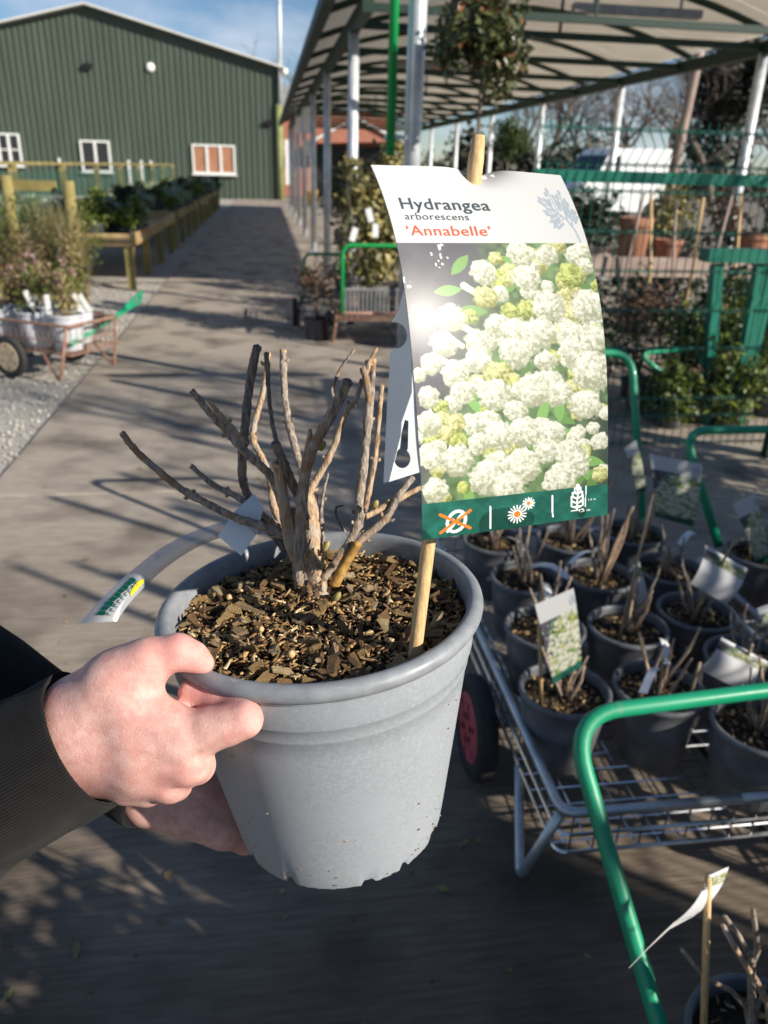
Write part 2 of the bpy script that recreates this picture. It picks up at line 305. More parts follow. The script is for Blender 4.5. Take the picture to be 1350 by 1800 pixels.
def film_mat():
    m = bpy.data.materials.new('clear_film'); m.use_nodes = True; t = m.node_tree; b = t.nodes['Principled BSDF']
    b.inputs['Base Color'].default_value = (.40,.415,.44,1); b.inputs['Roughness'].default_value = .2; b.inputs['Alpha'].default_value = .72; b.inputs['Coat Weight'].default_value = .4; return m
M['film'] = film_mat()
def knit_mat(name, c1, c2):
    m = bpy.data.materials.new(name); m.use_nodes = True; t = m.node_tree; b = t.nodes['Principled BSDF']; b.inputs['Roughness'].default_value = .95; b.inputs['Specular IOR Level'].default_value = .15
    b.inputs['Sheen Weight'].default_value = .05
    uv = nd(t, 'ShaderNodeUVMap', uv_map='UVMap'); sp = nd(t, 'ShaderNodeSeparateXYZ'); t.links.new(uv.outputs[0], sp.inputs[0])
    def sn(src, k):
        a = nd(t, 'ShaderNodeMath', operation='MULTIPLY'); a.inputs[1].default_value = k; t.links.new(src, a.inputs[0])
        s = nd(t, 'ShaderNodeMath', operation='SINE'); t.links.new(a.outputs[0], s.inputs[0]); return s.outputs[0]
    s1 = sn(sp.outputs[0], 2*math.pi*150); s2 = sn(sp.outputs[1], 2*math.pi*75)
    k = nd(t, 'ShaderNodeMath', operation='MULTIPLY_ADD'); k.inputs[1].default_value = .55; t.links.new(s2, k.inputs[0]); t.links.new(s1, k.inputs[2])
    n = nd(t, 'ShaderNodeTexNoise'); n.inputs['Scale'].default_value = 18; n.inputs['Detail'].default_value = 6
    mr = nd(t, 'ShaderNodeMapRange'); mr.inputs['From Min'].default_value = -1.5; mr.inputs['From Max'].default_value = 1.5; t.links.new(k.outputs[0], mr.inputs[0])
    ad = nd(t, 'ShaderNodeMath', operation='MULTIPLY'); t.links.new(mr.outputs[0], ad.inputs[0]); t.links.new(n.outputs[0], ad.inputs[1])
    r = nd(t, 'ShaderNodeValToRGB'); r.color_ramp.elements[0].color = (*c1, 1); r.color_ramp.elements[1].color = (*c2, 1); r.color_ramp.elements[0].position = .1; r.color_ramp.elements[1].position = .55
    t.links.new(ad.outputs[0], r.inputs[0]); t.links.new(r.outputs[0], b.inputs['Base Color'])
    bp = nd(t, 'ShaderNodeBump'); bp.inputs['Strength'].default_value = .45; bp.inputs['Distance'].default_value = .0006; t.links.new(k.outputs[0], bp.inputs['Height']); t.links.new(bp.outputs[0], b.inputs['Normal']); return m
M['knit'] = knit_mat('charcoal_knit', (.010,.009,.009), (.021,.019,.018)); M['knitb'] = knit_mat('black_knit', (.004,.004,.005), (.009,.009,.010))
# ------------------------------------------------------------------ leaf clouds (numpy)
def leaf_arrays(pts, nrm, size, rng, aspect=.5, fold=.25):
    n = len(pts); d = rng.normal(size=(n,3)); d /= np.linalg.norm(d, axis=1, keepdims=True)
    a = np.cross(nrm, d); a /= np.linalg.norm(a, axis=1, keepdims=True)+1e-9
    b = np.cross(nrm, a); s = size[:, None]
    v0 = pts; v1 = pts + a*s*.5 + b*s*aspect*.5 + nrm*s*fold*.5; v2 = pts + a*s + nrm*s*.05; v3 = pts + a*s*.5 - b*s*aspect*.5 + nrm*s*fold*.5
    vs = np.stack([v0, v1, v2, v3], 1).reshape(-1, 3); k = np.arange(n)*4
    f = np.concatenate([np.stack([k, k+1, k+2], 1), np.stack([k, k+2, k+3], 1)], 0)
    return vs, f
def leaf_cloud(name, m, parent, blobs, n, size, seed, aspect=.5, shell=.55, up=.4):
    rng = np.random.default_rng(seed); blobs = np.array(blobs, float)     # rows: x y z rx ry rz
    w = np.prod(blobs[:, 3:], 1)**.67; k = rng.choice(len(blobs), n, p=w/w.sum())
    d = rng.normal(size=(n,3)); d /= np.linalg.norm(d, axis=1, keepdims=True); rr = (shell + (1-shell)*rng.random(n))[:, None]*(.85+.3*rng.random((n,1)))
    p = blobs[k, :3] + d*rr*blobs[k, 3:]
    nr = d + rng.normal(size=(n,3))*.7 + np.array([0,0,up]); nr /= np.linalg.norm(nr, axis=1, keepdims=True)
    vs, f = leaf_arrays(p, nr, size*(.6+.8*rng.random(n)), rng, aspect)
    return npmesh(name, vs, f, m, parent)
def blob_set(c, r, n, seed, sq=(1,1,1), rs=.45):
    rng = random.Random(seed); out = [(*c, r*.55*sq[0], r*.55*sq[1], r*.55*sq[2])]
    for i in range(n):
        d = unit([rng.gauss(0,1) for _ in range(3)]); q = r*(.45+.4*rng.random()); k = r*rs*(.6+.6*rng.random())
        out.append((c[0]+d[0]*q*sq[0], c[1]+d[1]*q*sq[1], c[2]+d[2]*q*sq[2], k*sq[0], k*sq[1], k*sq[2]))
    return out
# ================================================================== THE SETTING
g = MB(); g.grid([[(x, y, -.06) for x in (-250, 250)] for y in (-60, 400)]); tag(obj('ground', g, M['ground']), kind='structure')
g = MB(); g.grid([[(x, y, -.016) for x in np.linspace(-14, -1.356, 30)] for y in np.linspace(-3, 39.3, 80)])
gv = tag(obj('gravel_bed', g, M['gravel']), kind='structure')
def pebbles():
    rng = np.random.default_rng(4); n = 9000
    y = 1.5 + 9.5*rng.random(n)**1.3; x = -1.36 - 2.6*rng.random(n)**1.2
    base = np.array([(1,0,0),(-1,0,0),(0,1,0),(0,-1,0),(0,0,1),(0,0,-1)], float)
    fs = np.array([(0,2,4),(2,1,4),(1,3,4),(3,0,4),(2,0,5),(1,2,5),(3,1,5),(0,3,5)])
    s = (.006 + .010*rng.random(n)**2)[:, None, None]*(.6+.7*rng.random((n,1,3)))
    ang = rng.random(n)*6.28; c, q = np.cos(ang), np.sin(ang)
    v = base[None]*(1+.35*(rng.random((n,6,3))-.5))*s; v[..., 2] *= .7
    vx = v[...,0]*c[:,None]-v[...,1]*q[:,None]; vy = v[...,0]*q[:,None]+v[...,1]*c[:,None]
    v = np.stack([vx + x[:,None], vy + y[:,None], v[...,2] - .013 + .006*rng.random((n,1))], -1)
    f = (fs[None] + (np.arange(n)*6)[:,None,None]).reshape(-1,3)
    o = npmesh('pebbles', v.reshape(-1,3), f, M['pebble']); tag(o, 'loose pale pebbles of the gravel strip beside the concrete path', 'gravel', kind='stuff')
pebbles()
def slabs(name, xs, ys, ztop, seed, near_dark=-99):
    g = MB(); g.grid([[(x, y, ztop-.052) for x in (xs[0], xs[-1])] for y in (ys[0], ys[-1])])
    base = tag(obj(name, g, M['concrete']), kind='structure'); rng = random.Random(seed)
    for i in range(len(xs)-1):
        for j in range(len(ys)-1):
            b = MB(); dz = rng.uniform(-.0015, .0015); gp = .004; c = .004
            x0, x1, y0, y1 = xs[i]+gp, xs[i+1]-gp, ys[j]+gp, ys[j+1]-gp
            vs = [(x0,y0,ztop-.05),(x1,y0,ztop-.05),(x1,y1,ztop-.05),(x0,y1,ztop-.05),(x0,y0,ztop-c+dz),(x1,y0,ztop-c+dz),(x1,y1,ztop-c+dz),(x0,y1,ztop-c+dz),
                  (x0+c,y0+c,ztop+dz),(x1-c,y0+c,ztop+dz),(x1-c,y1-c,ztop+dz),(x0+c,y1-c,ztop+dz)]
            b.add(vs, [(0,1,5,4),(1,2,6,5),(2,3,7,6),(3,0,4,7),(4,5,9,8),(5,6,10,9),(6,7,11,10),(7,4,8,11),(8,9,10,11)])
            obj('slab', b, M['near_dark' if ys[j] < near_dark else 'concrete'], base)
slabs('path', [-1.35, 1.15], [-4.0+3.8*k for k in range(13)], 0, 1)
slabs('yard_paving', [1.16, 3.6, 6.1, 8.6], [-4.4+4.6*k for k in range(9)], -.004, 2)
# ------------------------------------------------------------------ green shed
def shed():
    Y = 39.5; xr, xl, xm = .72, -15.0, -7.14; ze, zr = 5.40, 7.30
    top = lambda x: zr - abs(x-xm)*(zr-ze)/(xr-xm)
    t = thing('green_shed', 'long dark green corrugated shed with white verge at the end of the path', 'shed', (xm, Y, 0))
    xs = []; p = .26; x = xl
    while x < xr - p:
        xs += [(x, 0), (x+.13, 0), (x+.16, -.04), (x+.23, -.04)]; x += p
    xs.append((xr, 0))
    b = MB(); vs = []; zz = [0.0, 1.0]
    for q, d in xs: vs += [(q, Y+d, -.05), (q, Y+d, top(q))]
    b.add(vs, [(2*i, 2*i+2, 2*i+3, 2*i+1) for i in range(len(xs)-1)])
    b.add([(xr,Y,-.05),(xr,Y+25,-.05),(xr,Y+25,ze),(xr,Y,ze)], [(0,1,2,3)]); b.add([(xl,Y,-.05),(xl,Y+25,-.05),(xl,Y+25,ze),(xl,Y,ze)], [(3,2,1,0)])
    obj('wall', b, M['shed'], t)
    b = MB()
    for sx, ex in ((xr, 1), (xl, -1)):
        b.add([(sx+ex*.25,Y-.25,ze-.03),(xm,Y-.25,zr+.06),(xm,Y+25,zr+.06),(sx+ex*.25,Y+25,ze-.03),(sx+ex*.25,Y-.25,ze-.11),(xm,Y-.25,zr-.02),(xm,Y+25,zr-.02),(sx+ex*.25,Y+25,ze-.11)], [(0,1,2,3),(7,6,5,4),(0,4,5,1),(3,2,6,7),(0,3,7,4)])
    obj('roof', b, M['roofgrey'], t)
    for sx, ex in ((xr, 1), (xl, -1)):
        b = MB(); b.bar((sx+ex*.28, Y-.29, ze-.06), (xm, Y-.29, zr+.03), .06, .30, up=(0,1,0)); obj('verge', b, M['shedtrim'], t)
    def win(px0, py0, px1, py1, lights, blind, cross=False):
        a, c = atY(px0, py0, Y), atY(px1, py1, Y); x0, x1, z0, z1 = min(a[0], c[0]), max(a[0], c[0]), min(a[2], c[2]), max(a[2], c[2])
        fr = MB(); W = .075; y = Y-.09
        fr.box(((x0+x1)/2, y, z1-W/2), (x1-x0, .1, W)); fr.box(((x0+x1)/2, y, z0+W/2), (x1-x0, .1, W))
        for k in range(lights+1):
            xx = x0+W/2 + (x1-x0-W)*k/lights; fr.box((xx, y-.003, (z0+z1)/2), (W if k in (0, lights) else .10, .1, z1-z0-2*W+.004))
        if cross: fr.box(((x0+x1)/2, y+.01, (z0+z1)/2), (x1-x0-W*2, .06, .05))
        f = obj('window', fr, M['white'], t)
        s = MB(); s.box(((x0+x1)/2, y-.04, z0-.03), (x1-x0+.12, .2, .05)); obj('sill', s, M['white'], f)
        for k in range(lights):
            xa = x0+W+(x1-x0-W)*k/lights+.02; xb = x0+(x1-x0-W)*(k+1)/lights-.02
            q = MB(); q.box(((xa+xb)/2, y+.02, (z0+z1)/2), (xb-xa, .02, z1-z0-2*W)); obj('pane', q, M['blind'] if blind[k] else M['pane'], f)
    win(337, 253, 415, 307, 3, (1,1,1)); win(140, 246, 198, 303, 2, (0,0)); win(-25, 233, 42, 292, 3, (0,0,0), True)
    c = atY(264, 118, Y-.1); b = MB(); b.lathe([(.0,-.06),(.10,-.055),(.17,-.02),(.18,.03),(.18,.1)], c, 20, (0,1,0)); obj('round_lamp', b, M['lampglass'], t, True)
    for px, py in ((154,116), (473,216)):
        c = atY(px, py, Y-.15); b = MB(); b.box(c, (.32,.14,.2), Y=unit((0,1,.3)), Z=unit((0,-.3,1))); b.bar(c+V(0,0,.05), c+V(0,.18,.1), .05, .05); obj('floodlight', b, M['black'], t)
    b = MB(); b.tube([(xr-.06,Y-.1,ze-.1),(xr-.06,Y-.1,3.95)], .07, 10); obj('downpipe', b, M['darkpipe'], t, True)
    b = MB(); b.tube([(xr-.02,Y-.1,3.95),(xr-.02,Y-.1,0)], .16, 10); obj('lagged_pipe', b, M['mosspipe'], t, True)
    b = MB(); b.tube([(.76,Y-.18,3.9),(.80,Y-.2,6.5),(.82,Y-.2,8.6)], .085, 10); obj('flue', b, M['postsilver'], t, True)
    c = atY(500, 126, Y-.2); b = MB(); b.lathe([(0,-.14),(.12,-.1),(.16,0),(.12,.1),(0,.14)], c, 12, (0,1,0)); obj('security_light', b, M['lampglass'], t, True)
    b = MB(); b.box((1.02, Y+.3, 1.6), (.16,.1,1.9)); b.bar((.7,Y+.3,2.2),(1.0,Y+.3,2.2),.05,.05); obj('white_door_frame', b, M['white'], t)
    for px in (107, 228, 250, 267):
        a = atY(px, 305, Y-.12); b = MB(); b.box((a[0], Y-.12, .75), (.09,.06,1.5)); obj('marker_post', b, M['white'], t)
shed()
b = MB(); c = G(513, 333); b.lathe([(.0,0),(.28,0),(.33,.5),(.36,.52),(.30,.54),(0,.5)], (c[0]+.1, 36, 0), 14); obj_ = obj('grit_bin', b, M['yellowp'], None, True, loc=(c[0]+.1, 36, 0)); tag(obj_, 'small yellow tub on the ground at the corner of the green shed', 'tub')
# ------------------------------------------------------------------ brick house behind the canopy
def house():
    Y = 46.0; t = thing('brick_house', 'red brick house with white gabled porch beyond the canopy', 'house', (4.5, Y, 0))
    b = MB(); b.box((3.9, Y+4, 2.1), (6.2, 8, 4.3)); obj('wall', b, M['brick'], t)
    b = MB(); b.add([(.6,Y-.4,4.2),(7.2,Y-.4,4.2),(7.2,Y+4,5.6),(.6,Y+4,5.6),(7.2,Y+8.4,4.2),(.6,Y+8.4,4.2)], [(0,1,2,3),(3,2,4,5)]); obj('roof', b, M['roofgrey'], t)
    yp = Y-1.6; b = MB(); b.add([(2.2,yp,2.55),(6.9,yp,2.75),(4.5,yp,3.85),(2.2,Y-.01,2.55),(6.9,Y-.01,2.75),(4.5,Y-.01,3.85)], [(0,1,2),(0,2,5,3),(1,4,5,2),(3,4,1,0)]); obj('porch_gable', b, M['brick'], t)
    b = MB(); b.bar((2.0,yp-.06,2.42),(4.5,yp-.06,3.72),.10,.75,up=(0,1,0)); obj('bargeboard', b, M['white'], t)
    b = MB(); b.bar((7.1,yp-.06,2.75),(4.5,yp-.06,3.85),.10,.3,up=(0,1,0)); obj('bargeboard', b, M['white'], t)
    b = MB(); b.box((4.6,Y-.05,1.25),(4.2,.06,2.5)); obj('dark_doorway', b, M['black'], t)
    for x in (2.4, 6.7): b = MB(); b.box((x,yp+.1,1.28),(.16,.16,2.56)); obj('porch_post', b, M['white'], t)
house()
# ------------------------------------------------------------------ canopy
def canopy():
    xl, xr, zb = .86, 5.0, 2.66; Y0, st = 8.46, 3.46; Ye = Y0+st*6; Yf = 7.5
    t = thing('canopy', 'long arched walkway canopy with dark green ribs, pale roof sheet and galvanised posts', 'canopy', ((xl+xr)/2, Y0, 0))
    xa, xb = .58, 5.12; rise = .42; arc = lambda s: (xa+(xb-xa)*s, zb+.10+rise*4*s*(1-s))
    def post(x, y):
        b = MB(); b.tube([(x,y,0),(x,y,zb-.04)], .052, 14); o = obj('post', b, M['postsilver'], t, True)
        q = MB(); q.box((x,y,.009),(.2,.2,.018)); obj('base_plate', q, M['steel'], o)
    for k in range(7): post(xl, Y0+st*k); post(xr, Y0+st*k)
    for x in (xl, xr):
        b = MB(); b.box((x, (Yf+Ye)/2, zb), (.09, Ye-Yf+.3, .12)); obj('eave_beam', b, M['gdark'], t)
    b = MB(); b.box((xa-.03, (Yf+Ye)/2, zb+.06), (.10, Ye-Yf+.4, .11)); obj('gutter', b, M['gdark'], t)
    for y in [Yf+.05]+[Y0+st/2*k for k in range(13)]:
        b = MB(); pts = [(arc(s)[0], y, arc(s)[1]) for s in np.linspace(.0,1,19)]
        b.tube(pts, .034, 6); obj('arch_rib', b, M['gdark'], t, True)
        b = MB(); b.bar((xl+.05,y,zb+.01),(xr-.05,y,zb+.01),.045,.06); o = obj('tie_bar', b, M['gdark'], t)
        for s in (.5,):
            b = MB(); x = xa+(xb-xa)*s; b.bar((x,y,zb+.04),(x,y,arc(s)[1]-.02),.025,.025); obj('strut', b, M['gdark'], o)
    cuts = [Yf-.08]+[Y0-.12+st/2*k for k in range(13)]
    for y0, y1 in [(p_, q_-.012) for p_, q_ in zip(cuts[:-1], cuts[1:])]:
        A = []
        for dz in (.085,):
            A = [[(arc(s)[0], y, arc(s)[1]+dz) for s in np.linspace(-.01,1.01,25)] for y in (y0, y1)]
        b = MB(); b.grid(A); B = [[(p[0], p[1], p[2]+.006) for p in r_] for r_ in A]; b.grid(B); obj('roof_sheet', b, M['membrane'], t, True)
    a, c = atY(1010,-6,8.0), atY(1233,14,8.0); b = MB(); z = 2.83; xx0 = a[0]; xx1 = c[0]
    b.box(((xx0+xx1)/2,8.0,z),(xx1-xx0,.10,.07)); b.bar((xx0+.2,8.0,z+.03),(xx0+.2,8.0,3.1),.02,.02); b.bar((xx1-.2,8.0,z+.03),(xx1-.2,8.0,3.05),.02,.02); obj('batten_light', b, M['crate'], t)
    b = MB(); b.box((2.6,13.4,2.9),(1.5,.1,.07)); b.bar((2.6,13.4,2.93),(2.6,13.4,3.1),.02,.02); obj('batten_light', b, M['crate'], t)
canopy()
for px, py, Y, wd, ht in ((527,211,22.15,.22,.6), (541,211,18.7,.22,.52), (541,259,18.69,.24,.3)):
    c = atY(px, py, Y); b = MB(); q = []
    for i in range(24):
        a = 2*math.pi*i/24; ca, sa = math.cos(a), math.sin(a); q.append((math.copysign(abs(ca)**.4, ca)*wd/2, math.copysign(abs(sa)**.4, sa)*ht/2))
    vs = [(c[0]+x, c[1]-.02, c[2]+z) for x, z in q]+[(c[0]+x, c[1]+.02, c[2]+z) for x, z in q]
    b.add(vs, [tuple(range(24)), tuple(range(47,23,-1))]+[(i,(i+1)%24,24+(i+1)%24,24+i) for i in range(24)])
    b.bar((c[0],c[1]+.02,c[2]),(.86,c[1]+.05,c[2]),.03,.03)
    o = obj('hanging_sign', b, M['white'], None, loc=tuple(c)); tag(o, {527:'tall white rounded sign board on the far canopy post', 541:'white rounded sign board high on a canopy post'}[px] if py < 240 else 'small white rounded board low on a canopy post', 'sign', 'white boards on the canopy posts')
lp = thing('galvanised_post', 'tall stout galvanised post with a green pipe clamped to it, beside the path', 'post', (.86,5.0,0)); b = MB(); b.tube([(.86,5,0),(.86,5,4.2)], .052, 16); obj('shaft', b, M['postsilver'], lp, True); b = MB(); b.box((.86,5,.009),(.22,.22,.018)); obj('base_plate', b, M['steel'], lp)
gx = atY(690,120,4.95)[0]; b = MB(); b.tube([(gx,4.95,1.52),(gx,4.95,4.1)], .0265, 12); obj('green_pipe', b, M['gpole'], lp, True)
for z in (1.62,2.75,3.8): b = MB(); b.bar((gx-.03,4.96,z),(.87,4.985,z),.03,.02); obj('clamp', b, M['steel'], lp)
# ------------------------------------------------------------------ welded mesh fences
def fence(name, label, A, B, zt, group=None):
    A, B = np.array(A, float), np.array(B, float); D = unit(B-A); N = np.cross(D, (0,0,1.)); Ln = np.linalg.norm(B-A)
    t = thing(name, label, 'fence', (*A[:2], 0), group)
    zs = [(.04,0),(.22,0),(.27,.035),(.32,0),(.62,0),(.82,0),(.87,.035),(.92,0),(1.2,0),(1.40,0),(1.46,.02),(1.50,.0),(1.58,.085),(1.655,.0),(zt,0.0)]
    b = MB(); n = int(Ln/.05)
    for i in range(n+1):
        p = A+D*i*Ln/n; b.tube([p+N*d+V(0,0,z) for z, d in zs], .0030, 4)
    tag(obj('mesh_panel', b, M['gwire'], t), kind='stuff'); b = MB()
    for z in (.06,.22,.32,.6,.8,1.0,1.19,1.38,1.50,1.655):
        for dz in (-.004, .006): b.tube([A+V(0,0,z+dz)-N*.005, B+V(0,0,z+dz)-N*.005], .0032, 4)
    tag(obj('cross_wires', b, M['gwire_lit'], t), kind='stuff')
    b = MB(); b.bar(A+V(0,0,1.445)-N*.045, B+V(0,0,1.445)-N*.045, .05, .055); obj('top_rail', b, M['grail'], t)
    m = max(2, int(Ln/1.6)+1)
    for i in range(m):
        p = A+D*(Ln*i/(m-1)); b = MB(); b.box(p+N*.06+V(0,0,.71),(.055,.055,1.42)); obj('post', b, M['gdark'], t)
fence('mesh_fence', 'green welded mesh fence with cranked wires and thick top rail behind the hydrangea trolley', (1.30,4.0,0), (2.85,4.0,0), 1.70)
fence('mesh_fence', 'green welded mesh fence running along the side of the trolley yard', (2.86,3.9,0), (2.86,-2.6,0), 1.70)
# ------------------------------------------------------------------ trees beyond
def bare_tree(name, label, loc, H, seed, mt, group='bare trees beyond the yard', spread=1.0, ivy=0):
    rng = random.Random(seed); t = thing(name, label, 'tree', loc, group); tr = MB(); br = MB(); loc = np.array(loc, float); tips = []
    def grow(p, d, ln, r, lev, mb):
        pts = [p]; rs = [r]; n = 4 if lev < 2 else 3
        for i in range(n):
            d = unit(d + V(rng.gauss(0,.13), rng.gauss(0,.13), rng.gauss(.05,.08))*(1+lev*.25)); p = p + d*ln/n; pts.append(p); rs.append(r*(1-.55*(i+1)/n))
        mb.tube(pts, rs, 7 if lev == 0 else (5 if lev == 1 else 3), caps=False)
        if lev >= 5: tips.append(p); return
        for k in range({0:7,1:5,2:4,3:4,4:3}[lev]):
            q = rng.uniform(.35 if lev else .4, 1.0); i = min(int(q*n), n-1); base = pts[i]+(pts[i+1]-pts[i])*(q*n-i)
            a = rng.random()*6.28; side = unit(np.cross(d, unit([math.cos(a), math.sin(a), .3])))
            grow(base, unit(d*.75 + side*spread*rng.uniform(.5,1.0)), ln*rng.uniform(.5,.72), rs[i]*.62, lev+1, br)
    grow(loc, V(rng.gauss(0,.04), rng.gauss(0,.04), 1), H*.5, H*.022, 0, tr)
    obj('trunk', tr, mt, t, True); obj('crown', br, M['twig'], t)
    if ivy:
        blobs = blob_set((loc[0], loc[1], loc[2]+H*.5), H*.33, 16, seed, (.8,.8,1.25), .34); leaf_cloud('ivy', M['ivy'], t, blobs, ivy, .28, seed, .8, .3)
    return t
TL = [('tall bare tree with dense grey twigs behind the white van', (950,62), 13.5, 'trunk', 0), ('bare tree with pale sunlit trunk left of the white van', (1008,48), 8.6, 'trunk_lit', 0), ('slim bare tree between two canopy posts', (1100,66), 13, 'trunk', 0),
      ('broad bare tree rising behind the fence by the leaning pale pole', (1165,52), 11.5, 'trunk', 0), ('dark ivy covered tree beyond the mesh fence', (1262,44), 11, 'trunk', 6000), ('bare tree right of the ivy covered tree', (1350,55), 13, 'trunk', 0),
      ('bare tree seen through the canopy beside the box ball', (900,70), 12, 'trunk', 0), ('bare tree rising above the brick house roof', (516,75), 13, 'trunk', 0)]
PROTO = {}
def grown(label, loc, H, kind, mt, rot, group, name='bare_tree', ivy=0):
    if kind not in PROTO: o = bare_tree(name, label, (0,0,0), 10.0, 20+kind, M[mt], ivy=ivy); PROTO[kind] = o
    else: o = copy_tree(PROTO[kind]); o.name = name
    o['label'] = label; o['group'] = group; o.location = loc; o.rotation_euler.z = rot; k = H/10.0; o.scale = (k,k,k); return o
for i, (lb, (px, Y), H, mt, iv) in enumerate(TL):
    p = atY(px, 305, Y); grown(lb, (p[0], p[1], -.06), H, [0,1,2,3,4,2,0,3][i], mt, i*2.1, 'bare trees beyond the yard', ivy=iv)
hb = []; rng = random.Random(9)
for i in range(60):
    x = 8+i*.75+rng.random(); hb.append((x, 58+rng.random()*3, .6+rng.random()*.8, .9, .8, 1.1+rng.random()*.9))
for i in range(22):
    hb.append((7.4+i*.28+rng.random()*.4, 33+rng.random()*2, .8+rng.random()*1.4, .8, .7, .9+rng.random()*.6))
o = leaf_cloud('far_hedge', M['ivy'], None, hb, 15000, .30, 3, .8, .2); tag(o, 'long dark brown hedge line far behind the white van', 'hedge', kind='stuff')
def van():
    c = atY(1075, 290, 28); t = thing('white_van', 'white van parked beyond the mesh fence', 'van', (c[0], 28, 0)); ang = R(12)
    X = V(math.cos(ang), math.sin(ang), 0); Yv = V(-math.sin(ang), math.cos(ang), 0); o = V(c[0], 28, 0)
    prof = [(-2.35,.35),(-2.35,.95),(-2.2,1.15),(-1.5,1.32),(-.95,2.12),(-.6,2.28),(2.15,2.32),(2.28,2.2),(2.32,.35)]
    b = MB(); vs = [o+X*a*.78+Yv*s+V(0,0,z) for s in (-.9,.9) for a, z in prof]; n = len(prof)
    b.add(vs, [tuple(range(n)), tuple(range(2*n-1,n-1,-1))]+[(i,(i+1)%n,n+(i+1)%n,n+i) for i in range(n)]); obj('body', b, M['vanw'], t)
    b = MB(); q = lambda a, s, z: o+X*a*.78+Yv*s+V(0,0,z); b.add([q(-1.47,-.8,1.38),q(-1.02,-.8,2.04),q(-1.02,.8,2.04),q(-1.47,.8,1.38)], [(0,1,2,3)]); 
    for i in range(4): b.v[i] = tuple(np.array(b.v[i])-X*.02+V(0,0,.015))
    obj('windscreen', b, M['pane'], t)
    for sgn in (-1,1):
        b = MB(); b.add([q(-1.25,sgn*.905,1.38),q(-.35,sgn*.905,1.38),q(-.35,sgn*.905,2.05),q(-.85,sgn*.905,2.05)], [(0,1,2,3) if sgn<0 else (3,2,1,0)]); obj('side_window', b, M['pane'], t)
        for a in (-1.5,1.5):
            b = MB(); b.lathe([(0,-.1),(.2,-.1),(.32,-.09),(.34,0),(.32,.09),(0,.1)], q(a,sgn*.82,.33), 20, Yv); obj('wheel', b, M['tyre'], t, True)
        b = MB(); b.box(q(-2.33,sgn*.65,.8),(.1,.3,.18),X,Yv); obj('headlight', b, M['lampglass'], t)
van()
# ================================================================== PLANTS, TABLES AND TROLLEYS ROUND THE YARD
def pot_prof(R0, Rb, H, t=.003, lip=.012, over=.006):
    return [(0,0),(Rb-.004,0),(Rb,.004),(Rb+(R0-over-Rb)*.93,H-lip-.03),(R0-over,H-lip-.004),(R0-.001,H-lip),(R0,H-lip+.003),(R0,H-.003),(R0-.003,H),(R0-.009,H),(R0-.011,H-.004),(R0-.012,H-lip),(R0-.014,H-.06)]
def soil_disc(mb, c, rad, seed, n=10, m=28, amp=.004, ax=(0,0,1), e1=(1,0,0)):
    rng = random.Random(seed); ax = unit(ax); e1 = unit(e1); e2 = np.cross(ax, e1); vs = [np.asarray(c)+ax*amp]; fs = []
    for i in range(1, n+1):
        for k in range(m):
            a = 2*math.pi*k/m; q = rad*i/n; vs.append(np.asarray(c)+e1*math.cos(a)*q+e2*math.sin(a)*q+ax*rng.uniform(-amp, amp))
    for k in range(m): fs.append((0, 1+k, 1+(k+1) % m))
    for i in range(n-1):
        for k in range(m): fs.append((1+i*m+k, 1+(i+1)*m+k, 1+(i+1)*m+(k+1) % m, 1+i*m+(k+1) % m))
    mb.add(vs, fs)
# ---- printed plant label: a colour grid drawn in numpy
def lin(c): c = np.asarray(c, float)/255.; return np.where(c <= .04045, c/12.92, ((c+.055)/1.055)**2.4)
HEADS = [(977,433,18,1),(913,448,26,0),(960,450,22,0),(893,480,19,1),(848,480,25,0),(923,490,26,0),(1002,487,27,2),(1010,452,20,0),(870,455,14,1),(945,468,18,1),(1025,470,18,0),(850,523,23,1),(895,550,19,2),(827,557,16,2),(792,560,27,0),(873,573,25,0),(963,540,33,0),(1033,540,35,0),(990,525,18,1),
 (907,583,29,0),(947,587,33,0),(1007,593,33,0),(840,600,24,0),(780,605,26,0),(757,640,22,0),(800,657,27,0),(840,633,27,0),(753,697,21,0),(813,690,22,0),(840,677,17,0),(870,657,25,1),(887,650,16,2),(907,620,31,0),(970,630,17,2),(870,693,31,0),(937,683,33,0),(963,677,34,0),(1010,623,34,0),(1040,653,40,0),(1030,707,31,0),(985,690,24,0),
 (753,743,25,0),(800,743,20,1),(828,740,19,0),(857,740,25,0),(877,763,29,0),(920,757,31,0),(840,777,21,0),(803,807,31,0),(757,800,27,0),(970,757,25,0),(960,787,25,0),(1000,790,29,0),(1010,813,29,0),(1053,770,19,0),(873,813,29,0),(917,817,37,0),(763,860,25,0),(853,837,34,0),(777,873,15,1),(893,853,31,0),(983,840,35,0),(905,720,22,0),(775,715,15,2),(740,765,15,0),(1040,600,25,0),(735,660,14,0)]
def vnoise(x, y, seed):
    xi, yi = np.floor(x).astype(int), np.floor(y).astype(int); fx, fy = x-xi, y-yi; fx = fx*fx*(3-2*fx); fy = fy*fy*(3-2*fy)
    def hs(a, b):
        q = np.sin(a*127.1+b*311.7+seed*74.7)*43758.5453; return q-np.floor(q)
    return (hs(xi,yi)*(1-fx)+hs(xi+1,yi)*fx)*(1-fy)+(hs(xi,yi+1)*(1-fx)+hs(xi+1,yi+1)*fx)*fy
def px_uv(x, y):     # photo pixel -> label coordinates
    le = np.interp(y, [290,427,600,760,950],[652,697,722,735,742]); re = np.interp(y, [308,425,570,700,905],[985,1032,1060,1068,1068]); u_ = (x-le)/(re-le)
    yl = 290+0*y; yt = 290+18*u_; yb = 950-45*u_; return u_, (y-yt)/(yb-yt)
